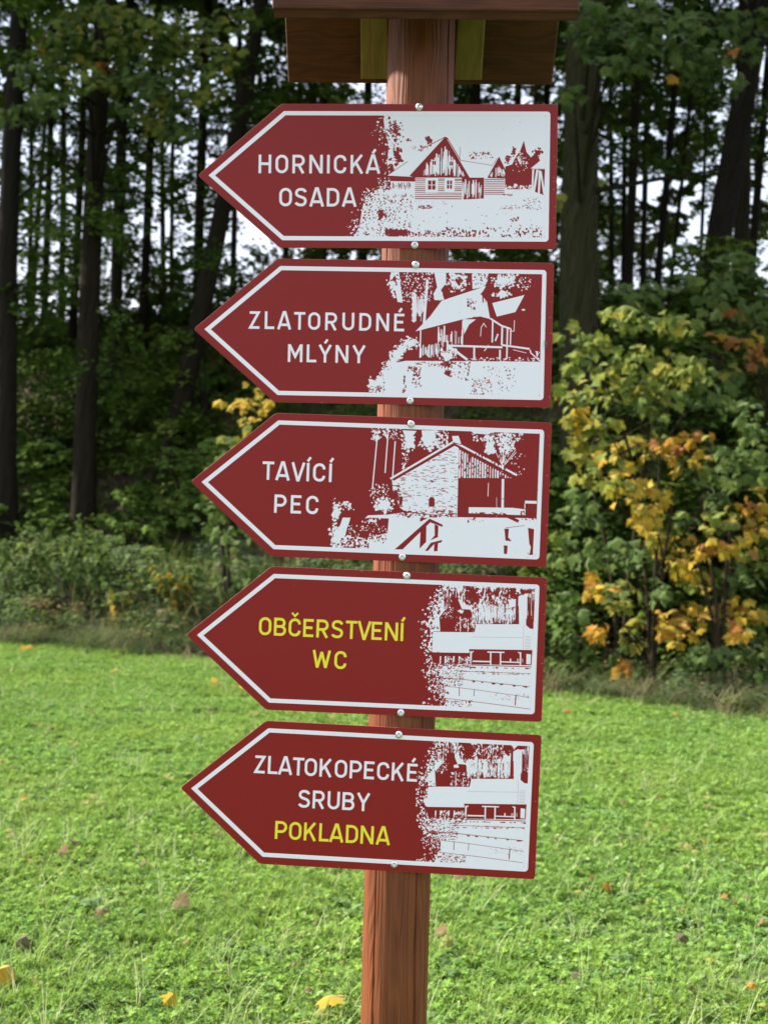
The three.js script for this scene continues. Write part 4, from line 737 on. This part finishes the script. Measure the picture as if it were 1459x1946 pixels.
function screwGeometry() {   // pan head with a six-lobed recess
  const prof = [[0.0066, 0], [0.0066, 0.0008], [0.0061, 0.002], [0.0049, 0.0031], [0.0036, 0.0036], [0.003, 0.0037], [0.0027, 0.0016], [0, 0.0014]], seg = 36, pos = [], idx = [];
  prof.forEach(([r, z], j) => { for (let i = 0; i <= seg; i++) { const a = i / seg * 6.28319, q = j >= 5 ? r * (1 + 0.22 * Math.cos(a * 6)) : r; pos.push(Math.cos(a) * q, Math.sin(a) * q, z); } });
  for (let j = 0; j < prof.length - 1; j++) for (let i = 0; i < seg; i++) { const a = j * (seg + 1) + i, b = a + seg + 1; idx.push(a, a + 1, b, a + 1, b + 1, b); }
  const g = new THREE.BufferGeometry(); g.setAttribute('position', new THREE.Float32BufferAttribute(pos, 3)); g.setIndex(idx); g.computeVertexNormals(); return g;
}
const screw = screwGeometry();
function sign(spec) {
  const { corners: [TL, TR, BL], x, y, roll, texts, picture, zoom, label, screws } = spec;
  const ux = (TR[0] - TL[0]) / 527, uy = (TR[1] - TL[1]) / 527, vx = (BL[0] - TL[0]) / 274, vy = (BL[1] - TL[1]) / 274, det = ux * vy - uy * vx;
  const local = ([px, py]) => { const dx = px - TL[0], dy = py - TL[1]; return [(dx * vy - dy * vx) / det, (ux * dy - uy * dx) / det]; };
  const [cv, c] = canvas(CWID, CHEI);
  c.fillStyle = RED; c.fillRect(0, 0, CWID, CHEI);
  // slight unevenness of the enamel
  const base = new DOMMatrix([K, 0, 0, K, PADL * K, PADT * K]);
  c.save(); c.setTransform(base);
  const inset = (d) => { const k = 137 / Math.hypot(160, 137), t = d / k; c.beginPath(); const l = (-160 + t), sl = d * Math.tan(0.5 * Math.atan2(137, 160)); c.moveTo(l, 137); c.lineTo(sl, d); const R = 2.5; c.lineTo(527 - d - R, d); c.arcTo(527 - d, d, 527 - d, d + R, R); c.lineTo(527 - d, 274 - d - R); c.arcTo(527 - d, 274 - d, 527 - d - R, 274 - d, R); c.lineTo(sl, 274 - d); c.closePath(); };
  inset(22); c.clip();
  const [zx, zy, zs] = zoom;
  const o = local([zx, zy]), ex = local([zx + 1 / zs, zy]), ey = local([zx, zy + 1 / zs]);
  c.transform(ex[0] - o[0], ex[1] - o[1], ey[0] - o[0], ey[1] - o[1], o[0], o[1]);
  pictures[picture](c, drawSet(c));
  c.restore(); c.save(); c.setTransform(base);
  inset(18); c.strokeStyle = WHITE; c.lineWidth = 8.2; c.lineJoin = 'miter'; c.stroke();
  for (const [t, a, b, h, col] of texts) { const A = local(a), B = local(b); write(c, t, A[0], B[0], (A[1] + B[1]) / 2, h, col); }
  // dust specks and small spatters
  for (let i = 0; i < 90; i++) { c.fillStyle = pick(['rgba(60,40,30,0.35)', 'rgba(210,200,190,0.3)', 'rgba(90,80,60,0.3)']); c.beginPath(); c.ellipse(rr(-120, 525), rr(3, 270), rr(0.3, 0.9), rr(0.3, 1.1), rr(0, 3), 0, 7); c.fill(); }
  // tiny chips along the edge of the plate
  for (let i = 0; i < 16; i++) { c.fillStyle = 'rgba(215,190,170,0.8)'; c.beginPath(); const e = rnd() < 0.5; c.arc(e ? rr(0, 525) : 525 - rr(0, 4), e ? pick([1.5, 272.5]) + rr(-1, 1) : rr(4, 270), rr(0.3, 0.9), 0, 7); c.fill(); }
  c.restore();
  const map = new THREE.CanvasTexture(cv); map.colorSpace = THREE.SRGBColorSpace; map.anisotropy = 8;
  const board = mesh('sign_board', plateGeometry, plateEdge, post);
  board.userData.label = label;
  board.rotation.set(0, YAW, THREE.MathUtils.degToRad(roll), 'YXZ');
  board.position.set(x - PX, EYE + y, -2.6 - PZ);
  mesh('printed_face', faceGeometry, new THREE.MeshPhysicalMaterial({ map, roughness: 0.4, specularIntensity: 0.5 }), board);
  for (const s of screws) { const [u, v] = local(s), m = mesh('screw', screw, steel, board); m.position.set(u / 527 * SW - 0.25, SH / 2 - v / 274 * SH, 0.0007); m.rotation.z = rr(0, 1); }
}
sign({ corners: [[533, 197], [1060, 199], [533, 470]], x: 0.05143, y: 0.5783, roll: 0.812, picture: 'cottage', zoom: [650, 190, 3.474], screws: [[797, 204], [792, 465]], label: 'red arrow sign with cottage picture, topmost, reading HORNICKÁ OSADA',
  texts: [['HORNICKÁ', [490.4, 329.4], [724, 329.4], 35.6, WHITE], ['OSADA', [531, 392], [679.6, 392.4], 35.6, WHITE]] });
sign({ corners: [[527, 490], [1051, 500], [525, 765]], x: 0.0515, y: 0.30385, roll: 0.307, picture: 'mill', zoom: [690, 490, 3.943], screws: [[790, 503], [783, 762]], label: 'red arrow sign with timber mill picture reading ZLATORUDNÉ MLÝNY',
  texts: [['ZLATORUDNÉ', [473.6, 624.3], [770.3, 630], 33.9, WHITE], ['MLÝNY', [548.7, 688], [696.4, 690.6], 34, WHITE]] });
sign({ corners: [[522, 785], [1048, 803], [516, 1057]], x: 0.05378, y: 0.02867, roll: -0.554, picture: 'furnace', zoom: [620, 790, 3.316], screws: [[781, 806], [768, 1057]], label: 'red arrow sign with stone furnace house picture reading TAVÍCÍ PEC',
  texts: [['TAVÍCÍ', [497.3, 911.6], [630.8, 916], 35.3, WHITE], ['PEC', [521, 974.5], [606, 977], 35.3, WHITE]] });
sign({ corners: [[515, 1076], [1040, 1098], [507, 1349]], x: 0.05319, y: -0.24192, roll: -0.594, picture: 'station', zoom: [760, 1080, 5.031], screws: [[774, 1094], [765, 1354]], label: 'red arrow sign with yellow lettering reading OBČERSTVENÍ WC',
  texts: [['OBČERSTVENÍ', [491.5, 1206.8], [768, 1218], 34.8, YELLOW], ['WC', [595, 1269.7], [660, 1271.5], 34.6, YELLOW]] });
sign({ corners: [[502, 1369], [1028, 1398], [495, 1642]], x: 0.05025, y: -0.51581, roll: -1.019, picture: 'station', zoom: [751.5, 1375.5, 5.08], screws: [[757, 1396], [753, 1642]], label: 'red arrow sign with white and yellow lettering, lowest, reading ZLATOKOPECKÉ SRUBY POKLADNA',
  texts: [['ZLATOKOPECKÉ', [481, 1468.5], [794, 1486.4], 34.4, WHITE], ['SRUBY', [566.7, 1535], [703.7, 1541.6], 34.4, WHITE], ['POKLADNA', [523, 1593.6], [743.8, 1607], 34.6, YELLOW]] });

// ---------------------------------------------------------------- small things
{ // a dry seed caught on the border of the second sign
  const p = at(1036, 655, 2.588), o = thing('dry_seed', 'tiny curled brown seed stuck to the border of the second sign', 'seed', null, p);
  mesh('husk', limb([V(-0.001, 0.007, 0), V(0.0012, 0.002, 0.003), V(0.0008, -0.006, 0.0005)], 0.0014, 0.0022, 7, 8, 0.2), new THREE.MeshStandardMaterial({ color: rgb(0.16, 0.09, 0.04), roughness: 0.8 }), o);
}
// fallen leaves on the lawn, by photo pixel of their place
function fallen(px, py, size, kind, label) {
  const a = at(px, py, 1), dir = a.sub(camera.position), t = -EYE / dir.y, p = camera.position.clone().addScaledVector(dir, t);
  const o = mesh(numbered('fallen_leaf'), pick(leafShapes), pick(palette[kind] ?? brownLeaf)), m = leafMatrix(V(p.x, ground(p.x, p.z) + 0.045 + size * 0.15, p.z), V(rr(-0.5, 0.5), 1, rr(-0.2, 0.8)), V(rr(-1, 1), rr(-0.2, 0.2), rr(-1, 1)), size);
  m.decompose(o.position, o.quaternion, o.scale);
  o.userData = { label, category: 'leaf', group: 'fallen leaves on the lawn' };
  scene.add(o);
}
const brownLeaf = [leafMaterial(rgb(0.15, 0.11, 0.045)), leafMaterial(rgb(0.2, 0.13, 0.06)), leafMaterial(rgb(0.1, 0.085, 0.04))];
const fy = 'yellow maple leaf lying on the lawn', fo = 'orange maple leaf lying on the lawn', fb = 'withered brown leaf lying on the lawn';
for (const [x, y, s] of [[612, 1936, 0.09], [20, 1868, 0.1], [330, 1925, 0.05], [40, 1540, 0.04], [1340, 1535, 0.035], [1100, 1720, 0.03], [1340, 1625, 0.03], [1350, 1845, 0.03], [1448, 1940, 0.04]]) fallen(x, y, s, 'yellow', fy);
for (const [x, y, s] of [[1430, 1895, 0.035], [1145, 1705, 0.045], [1120, 1690, 0.03], [450, 1322, 0.1], [415, 1312, 0.09], [1380, 1730, 0.035], [1080, 1370, 0.07], [1280, 1370, 0.06], [220, 1285, 0.07], [50, 1240, 0.12], [1255, 1535, 0.035]]) fallen(x, y, s, 'orange', fo);
for (const [x, y, s] of [[50, 1808, 0.085], [335, 1745, 0.07], [360, 1815, 0.04], [115, 1640, 0.05], [140, 1625, 0.04], [270, 1655, 0.04], [1450, 1775, 0.05], [865, 1690, 0.05], [845, 1795, 0.05], [1300, 1800, 0.05], [200, 1765, 0.05], [325, 1220, 0.1], [1390, 1735, 0.04], [100, 1395, 0.05], [1170, 1985, 0.05]]) fallen(x, y, s, 'brown', fb);
for (let i = 0; i < 10; i++) fallen(rr(0, 1459), 1400 + 540 * Math.pow(rnd(), 0.8), rr(0.02, 0.04), 'brown', fb);

renderer.render(scene, camera);
